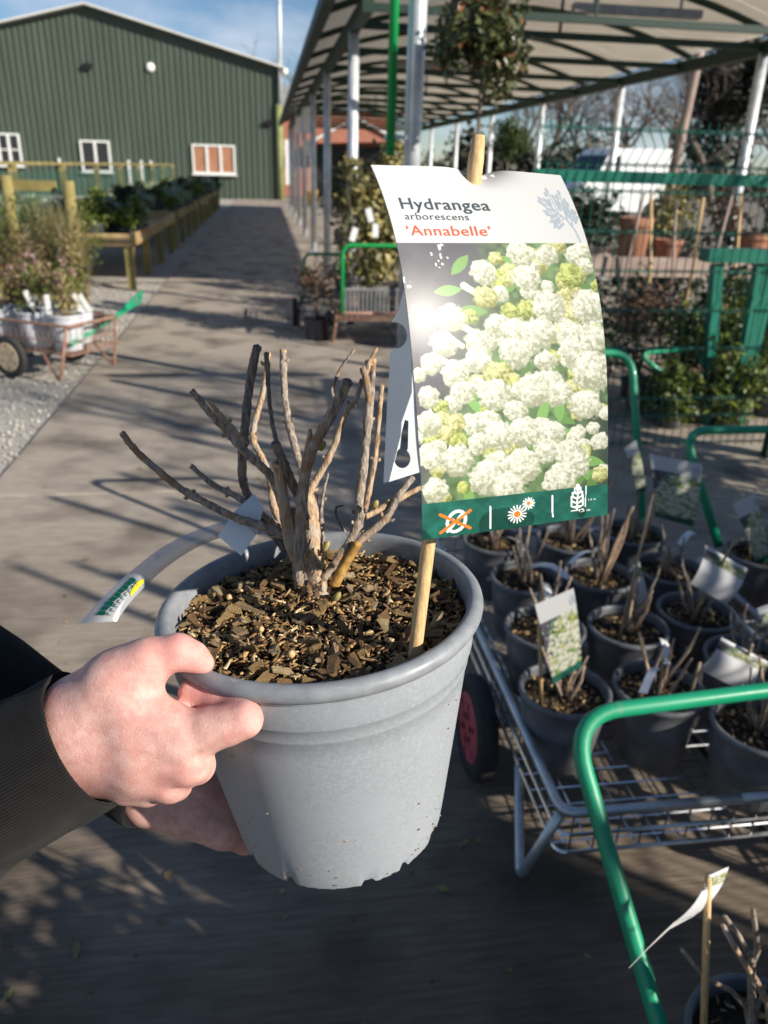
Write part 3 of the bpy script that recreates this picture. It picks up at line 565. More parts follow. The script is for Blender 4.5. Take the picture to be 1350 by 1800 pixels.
def seg(U, Vv, a, b):
    ax, ay = a; bx, by = b; dx, dy = bx-ax, by-ay; tt = np.clip(((U-ax)*dx+(Vv-ay)*dy)/(dx*dx+dy*dy+1e-12), 0, 1); return np.hypot(U-ax-tt*dx, Vv-ay-tt*dy)
def draw_label(nx, ny, icons=True):
    ASP = 1.9; u_ = (np.arange(nx))/(nx-1); v_ = np.arange(ny)/(ny-1)*ASP; U, W = np.meshgrid(u_, v_)
    img = np.empty((ny, nx, 3)); img[:] = lin((192,192,191))
    top, bot = .205*ASP, .9*ASP
    bgn = vnoise(U*9, W*9, 1)*.5+vnoise(U*22, W*22, 2)*.5
    dark = lin((78,78,86))*(.75+.5*bgn[...,None]); grn = lin((92,116,78))*(.45+1.0*vnoise(U*30, W*30, 5)[...,None]); dg = lin((58,72,62))*(.7+.6*bgn[...,None])
    left = np.clip((.62-U-.35*(W-top))*4, 0, 1)[...,None]; pic = grn*(1-left)+dark*left
    rt = (np.clip((U-.78)*5, 0, 1)*np.clip((W-.62*ASP)*6, 0, 1))[...,None]; pic = pic*(1-rt)+dg*rt
    sp = (vnoise(U*60, W*60, 8) > .82)*(vnoise(U*9, W*9, 9) > .62)*(U < .4)*(W < .48*ASP); pic[sp > 0] = lin((205,205,205))
    rng = random.Random(5); hs = []
    for hx, hy, hr, kd in sorted(HEADS, key=lambda q: q[1]):
        a, c = px_uv(np.float64(hx), np.float64(hy)); hs.append((float(a), float(c)*ASP, hr/335., kd))
    for i in range(130):     # small distant heads filling the bed
        a, c = rng.uniform(.05, 1), rng.uniform(top+.03, bot-.02)
        if a < .60-.62*(c-top): continue
        hs.insert(0, (a, c, rng.uniform(.035,.062), rng.choice([0,0,1,2])))
    hs.sort(key=lambda q: (q[2] > .0625, q[1]))
    for i in range(46):      # leaves
        a, c = rng.uniform(.2, 1), rng.uniform(top+.1, bot); an = rng.random()*3.14; du, dw = U-a, W-c; x = du*math.cos(an)+dw*math.sin(an); y = -du*math.sin(an)+dw*math.cos(an)
        k = (np.abs(y) < .028*np.clip(1-(x/.075)**2, 0, 1)); pic[k] = (lin((110,150,84))*rng.uniform(.55,1.2))
    for i in range(6):       # pale buds on the upper left
        a, c = [(.34,.33),(.27,.40),(.22,.47),(.41,.28),(.30,.44),(.15,.52)][i]; c *= ASP*.98
        for j in range(7):
            q = .012*j; d = np.hypot(U-a-q+.03, (W-c-q*.7)*1.0); pic[d < .02*(1-j*.05)] = lin((225,225,205))*rng.uniform(.75,1.05)
    for a, c, r_, kd in hs:
        r_ = r_*.97; j0, j1 = max(0, int((a-r_*1.3)*(nx-1))), min(nx, int((a+r_*1.3)*(nx-1))+2); i0, i1 = max(0, int((c-r_*1.3)/ASP*(ny-1))), min(ny, int((c+r_*1.3)/ASP*(ny-1))+2)
        if j1 <= j0 or i1 <= i0: continue
        u2, w2 = U[i0:i1, j0:j1], W[i0:i1, j0:j1]; d = np.hypot(u2-a, (w2-c)*1.04)/r_; n1 = vnoise(u2*70+kd*9, w2*70, int(a*999)); n2 = vnoise(u2*150, w2*150, int(c*999)); edge = 1+.30*(vnoise(u2*55, w2*55, int(a*777))-.5)
        al = np.clip((edge-d)/.13, 0, 1)[...,None]; base = lin([(216,215,200),(204,203,150),(186,192,116)][kd]); shd = lin([(142,146,120),(122,124,66),(98,112,46)][kd]); ly = np.clip((w2-c)/r_, -1, 1); lx = np.clip((u2-a)/r_, -1, 1)
        k3 = np.clip(.50+.55*ly+.18*lx+.25*(d-.5)+.9*(.5-n1)+.7*(.5-n2), 0, 1)[...,None]
        pic[i0:i1, j0:j1] = pic[i0:i1, j0:j1]*(1-al)+al*(base*(1-k3)+shd*k3)
    k = (W > top) & (W < bot); img[k] = pic[k]
    band = lin((28,84,72))*(.55+.9*(vnoise(U*14, W*14, 21)*.6+vnoise(U*40, W*40, 22)*.4))[...,None]; pl = (vnoise(U*7, W*7, 31) > .52)[...,None]; band = np.where(pl, band*1.25, band*.62)
    k = W >= bot; img[k] = band[k]
    if icons:
        wht = lin((240,240,238)); org = lin((232,120,40)); Vb = bot; hgt = ASP-bot
        def stroke(pts, wd, col):
            d = np.full(U.shape, 9.)
            for p, q in zip(pts[:-1], pts[1:]): d = np.minimum(d, seg(U, W, p, q))
            img[d < wd] = col
        def at(x, y): a, c = px_uv(np.float64(x), np.float64(y)); return float(a), float(c)*ASP
        for xs in ((860,888,928),(970,868,907)): stroke([at(xs[0],xs[1]), at(xs[0]+1,xs[2])], .0045, wht)
        c0 = at(801,915); ell = [(c0[0]+.056*math.cos(a)*.8+.02*math.sin(a), c0[1]+.045*math.sin(a)-.03*math.cos(a)) for a in np.linspace(0,6.283,25)]; stroke(ell, .008, wht); stroke([at(786,934), at(812,900)], .007, wht); stroke([at(795,912), at(806,920)], .006, wht)
        stroke([at(772,903), at(826,927)], .0075, org); stroke([at(774,936), at(825,895)], .0075, org)
        for (sx, sy, r1, r2, r3, m) in ((908,902,.018,.030,.048,16),(928,882,.011,.019,.031,12)):
            q = at(sx, sy); img[np.hypot(U-q[0], W-q[1]) < r1] = org
            dd = np.hypot(U-q[0], W-q[1]); img[(dd > r1) & (dd < r1*1.35)] = wht
            for i in range(m):
                a = 6.283*i/m; stroke([(q[0]+r2*math.cos(a), q[1]+r2*math.sin(a)), (q[0]+r3*math.cos(a), q[1]+r3*math.sin(a))], .0038, wht)
        s0, s1 = at(1014,893), at(1015,857); stroke([s0, s1], .0045, wht)
        for i, (fr, wd) in enumerate(((.05,.030),(.3,.030),(.55,.025),(.8,.016))):
            m_ = (s0[0]+(s1[0]-s0[0])*fr, s0[1]+(s1[1]-s0[1])*fr)
            for sg in (-1,1):
                e = (m_[0]+sg*wd, m_[1]-.05*(1-.4*fr)); stroke([m_, (m_[0]+sg*wd*1.0, m_[1]-.014), e, (m_[0]+sg*.006, m_[1]-.03)], .0042, wht)
        q = at(1015,852); img[np.hypot(U-q[0], (W-q[1])*.6) < .012] = wht
        stroke([at(1004,897), at(1025,893)], .003, wht); stroke([at(1029,850), at(1029,888)], .003, wht); stroke([at(1006,889), at(1023,886)], .003, wht)
    # pale plant emblem in the white header
    gr = lin((150,160,168)); e0 = (.965, .2*ASP)
    stem = [e0, (.955,.165*ASP), (.93,.135*ASP), (.89,.112*ASP), (.86,.085*ASP)]
    def st2(pts, wd):
        d = np.full(U.shape, 9.)
        for p, q in zip(pts[:-1], pts[1:]): d = np.minimum(d, seg(U, W, p, q))
        img[d < wd] = gr
    st2(stem, .0048)
    for (bx, by), (tx, ty) in (((.95,.155),(.965,.09)),((.935,.14),(.925,.07)),((.93,.135),(.945,.055)),((.90,.118),(.885,.05)),((.90,.118),(.835,.112)),((.91,.125),(.85,.14)),((.88,.105),(.83,.075)),((.945,.15),(.985,.115)),((.92,.13),(.86,.155))):
        A_, B_ = (bx, by*ASP), (tx, ty*ASP); st2([A_, B_], .0034); dx, dy = B_[0]-A_[0], B_[1]-A_[1]; ln = math.hypot(dx, dy); dx /= ln; dy /= ln
        for fr, sd in ((1,0),(.72,1),(.55,-1),(.85,-1),(.4,1)):
            cx_, cy_ = A_[0]+dx*ln*fr+sd*-dy*.016, A_[1]+dy*ln*fr+sd*dx*.016; x = (U-cx_)*dx+(W-cy_)*dy; y = -(U-cx_)*dy+(W-cy_)*dx; img[(x/.016)**2+(y/.0085)**2 < 1] = gr
    return np.clip(img, 0, 1)
M['label'] = vcol_mat('printed_label', .5, .11, .15)
M['label2'] = vcol_mat('small_printed_label', .4, .1)
_small = None
def sheet(name, S, img, m, parent, thick=.0004):
    """S: function (u, v arrays) -> points; printed front as a colour grid, plain back"""
    ny, nx = img.shape[:2]; U, W = np.meshgrid(np.arange(nx)/(nx-1), np.arange(ny)/(ny-1)); pts = S(U, W)
    idx = np.arange(nx*ny).reshape(ny, nx); q = np.stack([idx[:-1,:-1], idx[1:,:-1], idx[1:,1:], idx[:-1,1:]], -1).reshape(-1,4)
    o = npmesh(name, pts.reshape(-1,3), q, m, parent, True); me = o.data
    ca = me.color_attributes.new('print', 'FLOAT_COLOR', 'POINT'); ca.data.foreach_set('color', np.concatenate([img.reshape(-1,3), np.ones((nx*ny,1))], 1).astype(np.float32).ravel())
    k = np.linspace(0, 1, 26); U, W = np.meshgrid(k, k); p2 = S(U, W); e = 1e-3; du = S(np.clip(U+e,0,1), W)-S(np.clip(U-e,0,1), W); dv = S(U, np.clip(W+e,0,1))-S(U, np.clip(W-e,0,1)); nn = np.cross(dv, du); nn /= np.linalg.norm(nn, axis=-1, keepdims=True)
    return o, p2, nn
def small_tag(parent, corners, bend=.01, back=False, w=34, hh=62):
    """corners: world points TL TR BR BL; a hanging printed label"""
    global _small
    if _small is None: _small = draw_label(44, 84, False)
    TL, TR, BR, BL = (np.asarray(q, float) for q in corners); n = unit(np.cross(TR-TL, BL-TL))
    if np.dot(n, EYEP-TL) < 0: n = -n
    def S(U, W):
        U = U[..., None]; W = W[..., None]; return (TL*(1-U)+TR*U)*(1-W)+(BL*(1-U)+BR*U)*W + n*bend*4*W*(1-W)
    im = _small
    if back:
        im = _small.copy(); im[:] = lin((205,205,208)); im[6:24] = _small[20:38]*.8
    o, p2, nn = sheet('label_card', S, im, M['label2'], parent)
    b = MB(); b.grid(p2 - n*.0006); bk = obj('label_back', b, M['card'], o, True)
    return o
def stems(parent, c, n, hgt, rng, r0=.004, mats=('bark','barkd','barkb'), spread=.5):
    for i in range(n):
        a = rng.random()*6.28; d = unit(V(math.cos(a)*spread*rng.uniform(.2,1), math.sin(a)*spread*rng.uniform(.2,1), 1)); p = np.asarray(c)+V(math.cos(a), math.sin(a), 0)*rng.uniform(0,.02); pts = [p]; rs = [r0]; ln = hgt*rng.uniform(.5,1); m = 6
        for k in range(m):
            d = unit(d+V(rng.gauss(0,.09), rng.gauss(0,.09), .08)); p = p+d*ln/m; pts.append(p); rs.append(r0*(1-.35*(k+1)/m)*(1.25 if k in (1,3) else 1))
        b = MB(); b.tube(pts, rs, 7)
        for k in (2,4):
            q = pts[k]; sd = unit([rng.gauss(0,1), rng.gauss(0,1), .6]); b.tube([q, q+sd*.006, q+sd*.011], [.0022,.0024,.0006], 5)
        obj('stem', b, M[rng.choice(mats)], parent, True)
def crumb_arrays(c, rad, n, seed, smin, smax, ax=(0,0,1), e1=(1,0,0), lift=.004):
    rng = np.random.default_rng(seed); ax = unit(ax); e1 = unit(e1); e2 = np.cross(ax, e1)
    q = rad*np.sqrt(rng.random(n)); a = rng.random(n)*6.283; pos = np.asarray(c)+(q*np.cos(a))[:,None]*e1+(q*np.sin(a))[:,None]*e2+(lift*rng.random(n))[:,None]*ax
    L_ = smin+(smax-smin)*rng.random(n)**2; Wd = L_*(.16+.38*rng.random(n)**1.5); Th = L_*(.07+.12*rng.random(n))
    nr = ax+rng.normal(size=(n,3))*.48; nr /= np.linalg.norm(nr,axis=1,keepdims=True); d = rng.normal(size=(n,3)); X = np.cross(nr,d); X /= np.linalg.norm(X,axis=1,keepdims=True); Y_ = np.cross(nr,X)
    cs = np.array([(-1,-.7,-1),(1,-1,-1),(.8,1,-1),(-1,.8,-1),(-.9,-.6,1),(.9,-.9,1),(.7,.9,1),(-.9,.7,1)], float)
    cs = cs[None]*(1+.3*(rng.random((n,8,3))-.5)); v = pos[:,None]+cs[...,0:1]*X[:,None]*(L_/2)[:,None,None]+cs[...,1:2]*Y_[:,None]*(Wd/2)[:,None,None]+cs[...,2:3]*nr[:,None]*(Th/2)[:,None,None]
    f = np.array([(3,2,1,0),(4,5,6,7),(0,1,5,4),(1,2,6,5),(2,3,7,6),(3,0,4,7)]); return v.reshape(-1,3), (f[None]+(np.arange(n)*8)[:,None,None]).reshape(-1,4)
def potted(name, label, loc, R0=.105, Rb=.076, H=.19, seed=0, mt='potgrey', nst=6, hgt=.22, group=None, crumbs=160, cat='potted plant'):
    t = thing(name, label, cat, loc, group); rng = random.Random(seed); b = MB(); b.lathe(pot_prof(R0, Rb, H), loc, 36); obj('pot', b, M[mt], t, True)
    c = np.asarray(loc, float)+V(0,0,H-.025); b = MB(); soil_disc(b, c, R0-.011, seed); so_ = obj('compost', b, M['compost'], t)
    if crumbs:
        v, f = crumb_arrays(c, R0-.02, crumbs, seed, .006, .02); tag(npmesh('bark_crumbs', v, f, M['chips'], so_), kind='stuff')
    if nst: stems(t, c, nst, hgt, rng)
    return t, c
def cane_to(t, a, b_, r=.0035, m='oldcane'):
    q = MB(); q.tube([a, (np.asarray(a)+np.asarray(b_))/2, b_], r, 8); return obj('cane', q, M[m], t, True)
# ---- trolleys
def wheel(t, c, r, ax, hub):
    b = MB(); b.lathe([(r*.66,-.018),(r*.70,-.022),(r*.92,-.026),(r,-.015),(r,.015),(r*.92,.026),(r*.70,.022),(r*.66,.018),(r*.66,-.018)], c, 32, ax); o = obj('wheel', b, M['tyre'], t, True)
    ax = unit(ax); e1 = unit(np.cross(ax, (0,0,1.))); e2 = np.cross(ax, e1); q = MB(); q.lathe([(r*.68,-.022),(r*.60,-.026),(r*.57,0),(r*.60,.026),(r*.68,.022)], c, 32, ax); q.lathe([(0,-.024),(.022,-.024),(.028,-.012),(.028,.012),(.022,.024),(0,.024)], c, 16, ax)
    for k in range(6):
        a = 6.283*k/6; d = e1*math.cos(a)+e2*math.sin(a); q.bar(np.asarray(c)+d*.02, np.asarray(c)+d*r*.6, .05*r/.13, .05, up=ax)
    obj('hub', q, M[hub], o); return o
def arc_path(pts, rad=.06, n=6):
    pts = [np.asarray(p, float) for p in pts]; out = [pts[0]]
    for a, b, c in zip(pts[:-2], pts[1:-1], pts[2:]):
        d1, d2 = unit(a-b), unit(c-b)
        r1 = min(rad, np.linalg.norm(a-b)*.45, np.linalg.norm(c-b)*.45); p0, p2 = b+d1*r1, b+d2*r1
        for k in range(n+1):
            s = k/n; out.append(p0*(1-s)**2+b*2*s*(1-s)+p2*s*s)
    out.append(pts[-1]); return out
def trolley(label, O, X, Y, lx, ly, zf, zr, hub='hubred', handle=None, whl='far', group='nursery trolleys', tube='steel', hmat='gtube', hr=.0145, wr=.135):
    """tray corner O, unit axes X Y, size lx ly; handle = list of world points (green tube)"""
    O = np.asarray(O, float); X, Y = unit(X), unit(Y); t = thing('nursery_trolley', label, 'trolley', (O[0], O[1], 0), group)
    q = lambda a, b, z: O+X*a+Y*b+V(0,0,z)
    b = MB(); b.tube(arc_path([q(lx/2,0,zr),q(lx,0,zr),q(lx,ly,zr),q(0,ly,zr),q(0,0,zr),q(lx/2,0,zr)], .04), .011, 10); obj('tray_rim', b, M[tube], t, True)
    b = MB()
    for z in (zf, zf+(zr-zf)*.45): b.tube(arc_path([q(lx/2,0,z),q(lx,0,z),q(lx,ly,z),q(0,ly,z),q(0,0,z),q(lx/2,0,z)], .03), .0045, 6)
    k = 0.0
    for i in range(int(lx/.05)): 
        a = (i+.5)*.05; b.tube([q(a,.0,zr-.01),q(a,.0,zf),q(a,ly,zf),q(a,ly,zr-.01)], .0022, 4)
    for i in range(int(ly/.05)):
        a = (i+.5)*.05; b.tube([q(0,a,zr-.01),q(0,a,zf+.004),q(lx,a,zf+.004),q(lx,a,zr-.01)], .0022, 4)
    tag(obj('tray_mesh', b, M['chrome'] if tube == 'steel' else M[tube], t), kind='stuff')
    ny = 0 if whl == 'far' else ly; fy = ly*.36 if whl == 'far' else ly*.64; s = 1 if whl == 'far' else -1
    for a, ex in ((0,-.03),(lx,.03)):
        b = MB(); b.tube(arc_path([q(a,ny+s*.01,zr-.012), q(a+ex,ny+s*.10,.012), q(a,ny+s*.26,zf)], .03), .011, 10); obj('leg', b, M[tube], t, True)
        wheel(t, q(a+ex*1.6, fy, wr), wr, X, hub)
    b = MB(); b.tube([q(-.05,fy,wr),q(lx+.05,fy,wr)], .009, 8); ax_ = obj('axle', b, M['steel'], t, True)
    for a in (.04, lx-.04): b = MB(); b.tube([q(a,fy,wr),q(a,fy,zf+.02)], .009, 6); obj('axle_bracket', b, M['steel'], t, True)
    if handle is not None:
        b = MB(); b.tube(arc_path(handle, .085, 9), hr, 14); obj('handle', b, M[hmat], t, True)
    return t
# ================================================================== TROLLEY OF HYDRANGEAS ON THE RIGHT
rc = atY(1110, 620, 2.64); hz = rc[2]
trolley('steel wire nursery trolley loaded with grey pots of pruned hydrangeas', (.545,1.12,0), (1,0,0), (0,1,0), .76, 1.29, .185, .29, handle=[(.575,2.40,.29),(.575,2.64,hz),(rc[0],2.64,hz),(rc[0]+.03,2.40,.29)])
PA = [(.64,1.40),(.86,1.385),(1.02,1.235),(1.135,1.475),(.68,1.66),(.90,1.645),(1.12,1.70),(.715,1.93),(.935,1.925),(1.165,1.945),(.69,2.185),(.93,2.17),(1.165,2.20)]
WHICH = ['with a sunlit photo label above the trolley leg','in the front row behind the near green handle','hard against the front rail of the trolley','with a grey backed label beside the right rail','second along the left rail','in the middle of the second row','with a big tilted grey backed label and lit bark','third along the left rail with pale straps on its stems','in the middle of the third row','in the third row by the right rail','last along the left rail','in the middle of the last row','under a wide white topped label by the far handle']
POTS = []
for i, (x, y) in enumerate(PA):
    t, c = potted('potted_hydrangea', 'pot of bare hydrangea stems ' + WHICH[i], (x, y, .192), seed=40+i, nst=6+i % 3, hgt=.17+.05*(i % 3), group='hydrangea pots on the wire trolley'); POTS.append((t, c))
def qtag(t, px, Y, back=False, bend=.012): small_tag(t, [atY(a, b_, Y) for a, b_ in px], bend, back)
qtag(POTS[0][0], ((940,1063),(1008,1034),(1022,1172),(972,1203)), 1.33); cane_to(POTS[0][0], POTS[0][1]+V(-.06,-.03,-.02), atY(950,1062,1.335)+V(0,.012,.0), .0038, 'cane')
qtag(POTS[12][0], ((1142,798),(1234,816),(1218,926),(1150,908)), 2.16); cane_to(POTS[12][0], POTS[12][1]+V(.02,-.03,-.02), atY(1184,796,2.175), .004, 'cane')
qtag(POTS[6][0], ((1240,958),(1314,1000),(1276,1062),(1213,1026)), 1.63, True); cane_to(POTS[6][0], POTS[6][1]+V(-.03,-.02,-.02), atY(1292,948,1.60))
qtag(POTS[3][0], ((1268,1120),(1354,1165),(1306,1216),(1226,1175)), 1.37, True); cane_to(POTS[3][0], POTS[3][1]+V(-.05,-.05,-.02), atY(1322,1133,1.35))
qtag(POTS[8][0], ((1106,1002),(1123,985),(1141,1074),(1112,1052)), 1.75, True)
cane_to(POTS[5][0], POTS[5][1]+V(-.03,-.02,-.02), atY(1148,868,1.60)); cane_to(POTS[1][0], POTS[1][1]+V(.06,-.03,-.02), atY(1230,1165,1.33))
qtag(POTS[11][0], ((1097,788),(1118,773),(1136,862),(1120,868)), 2.3); cane_to(POTS[11][0], POTS[11][1]+V(.03,0,-.02), atY(1112,780,2.315))
rs = random.Random(77)
for k, n in ((7,2),(1,2),(4,1),(8,1),(9,1),(10,1)):
    for j in range(n):
        t, c = POTS[k]; a = rs.random()*6.28; p0 = c+V(math.cos(a)*.02, math.sin(a)*.02, .05+rs.random()*.05); d = V(math.cos(a+.5), math.sin(a+.5), 0); s = V(-d[1], d[0], .3)*.009
        pts = [p0+d*.028*q+V(0,0,.02*math.sin(q*.8)) for q in range(5)]; b = MB(); b.grid([[p-s, p+s] for p in pts]); b.grid([[p-s-V(0,0,.0008), p+s-V(0,0,.0008)] for p in pts]); obj('strap_label', b, M['card'], t)
# trolley standing to the right of it
lc = atY(1203,757,2.36); bl = atY(1264,962,2.16)
trolley('second wire trolley with green handle right of the hydrangea trolley', (1.38,.9,0), (1,0,0), (0,1,0), .7, 1.26, .185, .29, handle=[bl, lc, (lc[0]+.68,2.36,lc[2]), (lc[0]+.70,2.16,.29)])
for i, (x, y) in enumerate(((1.50,2.02),(1.5,1.76),(1.73,1.98),(1.52,1.5))):
    t, c = potted('potted_hydrangea', ['grey pot of bare stems with a hanging photo label on the second trolley','grey pot of bare stems on the second trolley behind the hydrangea trolley','grey pot of bare stems deep inside the second trolley','grey pot of bare stems midway along the second trolley'][i], (x, y, .192), seed=70+i, nst=6, hgt=.24, group='hydrangea pots on the second trolley')
    if i == 0: qtag(t, ((1288,886),(1326,866),(1354,985),(1330,996)), 1.98); cane_to(t, c+V(-.02,0,-.02), atY(1312,868,1.99))
    if i == 3: qtag(t, ((1330,1070),(1362,1058),(1366,1100),(1336,1108)), 1.5)
# near trolley, mostly behind the camera, and its pot
hb_, hl, hrr = P(1162,1815,1.10), P(1000,1258,1.19), P(1380,1209,1.26)
nt_ = trolley('nearest trolley with a long bent green tube handle', (hb_[0]+.01,-.62,0), (1,0,0), (0,1,0), .68, 1.2, .185, .29, whl='near', handle=[(hb_[0]+.012,.56,.29), hb_, hl, hrr, hrr+V(.3,.0,.01), V(hb_[0]+.67,.60,.29)], hr=.0128)
pc = G(1352,1840,.385); NP, nc = potted('potted_hydrangea', 'grey pot of thin forked stems with a pale cane on the nearest trolley', (pc[0], pc[1], .195), R0=.108, seed=90, nst=0)
dn = np.dot(nc-EYEP, _F)
def tstem(t, px, dep, r0, r1, m, n=8, cut=True):
    pts = [P(x, y, d) for (x, y), d in zip(px, np.linspace(dep[0], dep[1], len(px)))]; b = MB(); rr = np.linspace(r0, r1, len(pts)); b.tube(pts, list(rr), n); return obj('stem', b, M[m], t, True)
tstem(NP, [(1199,1669),(1221,1697),(1250,1724),(1286,1742),(1312,1771),(1322,1840)], (dn-.10, dn), .0026, .004, 'bark')
tstem(NP, [(1324,1600),(1328,1636),(1332,1669),(1322,1691),(1321,1724),(1322,1800),(1325,1850)], (dn-.12, dn), .003, .006, 'bark')
tstem(NP, [(1274,1611),(1297,1642),(1317,1676),(1323,1695)], (dn-.13, dn-.07), .0028, .0036, 'bark')
tstem(NP, [(1271,1627),(1294,1669),(1317,1707),(1334,1731),(1350,1767),(1358,1840)], (dn-.14, dn-.02), .003, .0048, 'barkb')
tstem(NP, [(1345,1735),(1330,1775),(1325,1830)], (dn-.06, dn), .0026, .004, 'barkd')
b = MB(); b.tube([P(1245,1543,dn-.12), P(1241,1670,dn-.09), P(1236,1840,dn-.04)], [.004,.0046,.0046], 10); obj('cane', b, M['cane'], NP, True)
o_ = [P(1243,1541,dn-.115), P(1281,1524,dn-.08), P(1222,1609,dn-.11), P(1184,1622,dn-.15)]
small_tag(NP, o_, .006, True)
tl = [((1184,1622),(1222,1609)),((1165,1640),(1176,1634)),((1135,1670),(1140,1667)),((1105,1702),(1107,1701))]; b = MB(); b.grid([[P(*a, dn-.15-.01*i), P(*c, dn-.12-.01*i)] for i, (a, c) in enumerate(tl)]); obj('label_tail', b, M['card'], NP, True)
def bush(name, label, loc, r, h, seed, m, n, size, pr=.13, group=None, sq=(1,1,1), aspect=.5, trunkm='trunk', potm='potdark', cat='shrub', stemh=None):
    t = thing(name, label, cat, loc, group); loc = np.asarray(loc, float); ph = pr*1.5
    b = MB(); b.lathe(pot_prof(pr, pr*.75, ph), loc, 24); obj('pot', b, M[potm], t, True); b = MB(); soil_disc(b, loc+V(0,0,ph-.02), pr-.012, seed, 4, 20); obj('compost', b, M['compost'], t)
    cz = loc[2]+h; b = MB(); rng = random.Random(seed)
    if stemh: b.tube([loc+V(0,0,ph-.03), loc+V(.01,0,(h+ph)/2), V(loc[0],loc[1],cz)], [.014,.012,.010], 8)
    for k in range(7):
        a = rng.random()*6.28; s0 = loc+V(0,0,ph-.03) if not stemh else V(loc[0],loc[1],cz-r*.5); e = V(loc[0]+math.cos(a)*r*.6*sq[0], loc[1]+math.sin(a)*r*.6*sq[1], cz+rng.uniform(-.3,.6)*r*sq[2]); b.tube([s0, (s0+e)/2+V(0,0,.03), e], [.007,.005,.002], 5)
    obj('branches', b, M[trunkm], t, True); leaf_cloud('foliage', M[m], t, blob_set((loc[0],loc[1],cz), r, 14, seed, sq), n, size, seed, aspect); return t
for i, (x, y, h, r) in enumerate(((.95,.30,.36,.22),(1.05,.05,.5,.26),(.76,-.02,.42,.25),(1.02,-.3,.45,.26),(.8,-.5,.4,.22))):  # unseen shrubs added to cast shade on the near ground
    bush('shade_shrub', 'unseen dark evergreen shrub added on the nearest trolley for shade', (x, y, .195), r, h, 100+i, 'leafd', 1500, .05, .10, 'unseen shade shrubs on the nearest trolley')
# unseen tall stock added behind the side fence to shade the yard
for i, (x, y, h, r, k) in enumerate(((3.75,-.5,.55,.32,'leafd'),(3.8,.3,.6,.36,'leafp'),(3.7,1.1,1.45,.55,'leafd'),(3.85,1.8,1.3,.55,'leafp'),(3.7,2.5,1.1,.5,'leafd'))):
    bush('shade_evergreen', 'unseen tall evergreen added behind the side mesh fence for shade', (x, y, -.002), r, h, 120+i, k, 2600, .085, .2, 'unseen shade evergreens behind the side fence', (1,1,1.35))
for i, (x, y) in enumerate(((4.4,.35),)): grown('unseen young bare tree added behind the side mesh fence for dapples', (x, y, -.004), 4.6, i, 'trunk', 1+i*1.7, 'unseen shade trees behind the side fence', 'shade_bare_tree')  # unseen tree added to dapple the middle ground
cs_ = thing('shade_cane_screen', 'unseen uneven screen of upright canes added to streak the yard with shade', 'screen', (3.05,-.3,0)); rs = random.Random(31)  # unseen canes added to throw streaks of shade
for k in range(66):
    y = -.60+k*.045+rs.uniform(-.012,.012)
    if rs.random() < .64: continue
    b = MB(); hh = 1.8+.6*rs.random()**1.3; b.tube([(3.05+rs.uniform(-.03,.03),y,-.004),(3.05+rs.uniform(-.06,.06),y+rs.uniform(-.05,.05),hh)], rs.uniform(.011,.021), 6); obj('cane', b, M['oldcane'], cs_, True)
for z in (.6,1.5): b = MB(); b.bar((3.09,-.35,z),(3.09,2.35,z),.03,.03); obj('batten', b, M['timberg'], cs_)
bf = thing('shade_board_fence', 'unseen close boarded timber fence added to shade the near ground', 'fence', (3.15,-3.6,0))  # unseen boards added so their shadow darkens the foreground
for k in range(30):
    y = -3.6+k*.1; hh = 1.95+rs.uniform(-.05,.10)+(.22 if k % 7 == 3 else 0); b = MB(); b.box((3.15,y,hh/2-.004),(.022,rs.uniform(.082,.099),hh)); obj('board', b, M['timberg'], bf)
for z in (.4,1.6): b = MB(); b.box((3.185,-2.15,z),(.04,3.0,.08)); obj('batten', b, M['timberg'], bf)
# ================================================================== BEHIND THE FENCE, UNDER THE CANOPY
def table(label, x0, x1, y0, y1, z, m='timber', group='timber display tables', rail=.14):
    t = thing('display_table', label, 'table', ((x0+x1)/2, y0, 0), group); n = max(3, int((x1-x0)/.16))
    for k in range(n):
        b = MB(); w_ = (x1-x0-.08)/n; b.box((x0+.04+w_*(k+.5), (y0+y1)/2, z-.015), (w_-.012, y1-y0-.06, .03)); obj('plank', b, M[m], t)
    for y in (y0, y1): b = MB(); b.box(((x0+x1)/2, y, z+.02), (x1-x0+.06, .05, rail)); obj('rail', b, M[m], t)
    for x in (x0, x1): b = MB(); b.box((x, (y0+y1)/2, z+.022), (.05, y1-y0-.052, rail)); obj('rail', b, M[m], t)
    for i in range(max(2, int((y1-y0)/1.5)+1)):
        y = y0+.06+(y1-y0-.12)*i/max(1, int((y1-y0)/1.5))
        for x in (x0+.07, x1-.07): b = MB(); b.box((x, y, (z-.03)/2), (.09,.09,z-.03)); obj('leg', b, M['timberg'], t)
    for x in (x0+.07, x1-.07): b = MB(); b.bar((x-.03, y0+.1, .08), (x-.03, y0+.6, z-.06), .05, .035); obj('brace', b, M['timberg'], t)
    return t
table('timber table with terracotta pots behind the mesh fence', 2.3, 4.4, 5.9, 6.7, .80, 'timberp', None)
def tpot(label, x, y, z, R0, H, m='terracotta', cat='pot'):
    b = MB(); b.lathe(pot_prof(R0, R0*.7, H, lip=H*.18, over=.012), (x,y,z), 28); o = obj('terracotta_pot', b, M[m], None, True, loc=(x,y,z)); tag(o, label, cat, 'terracotta pots on the table'); return o
tpot('tall terracotta pot on the timber table behind the mesh fence', 2.84, 6.15, .80, .13, .36); tpot('squat terracotta pot beside the tall terracotta pot', 3.16, 6.2, .80, .11, .2); tpot('wide terracotta pot at the far end of the timber table', 3.9, 6.25, .80, .15, .26); tpot('small terracotta pot between the squat and the wide one', 3.5, 6.1, .80, .09, .15)
rs = random.Random(8)
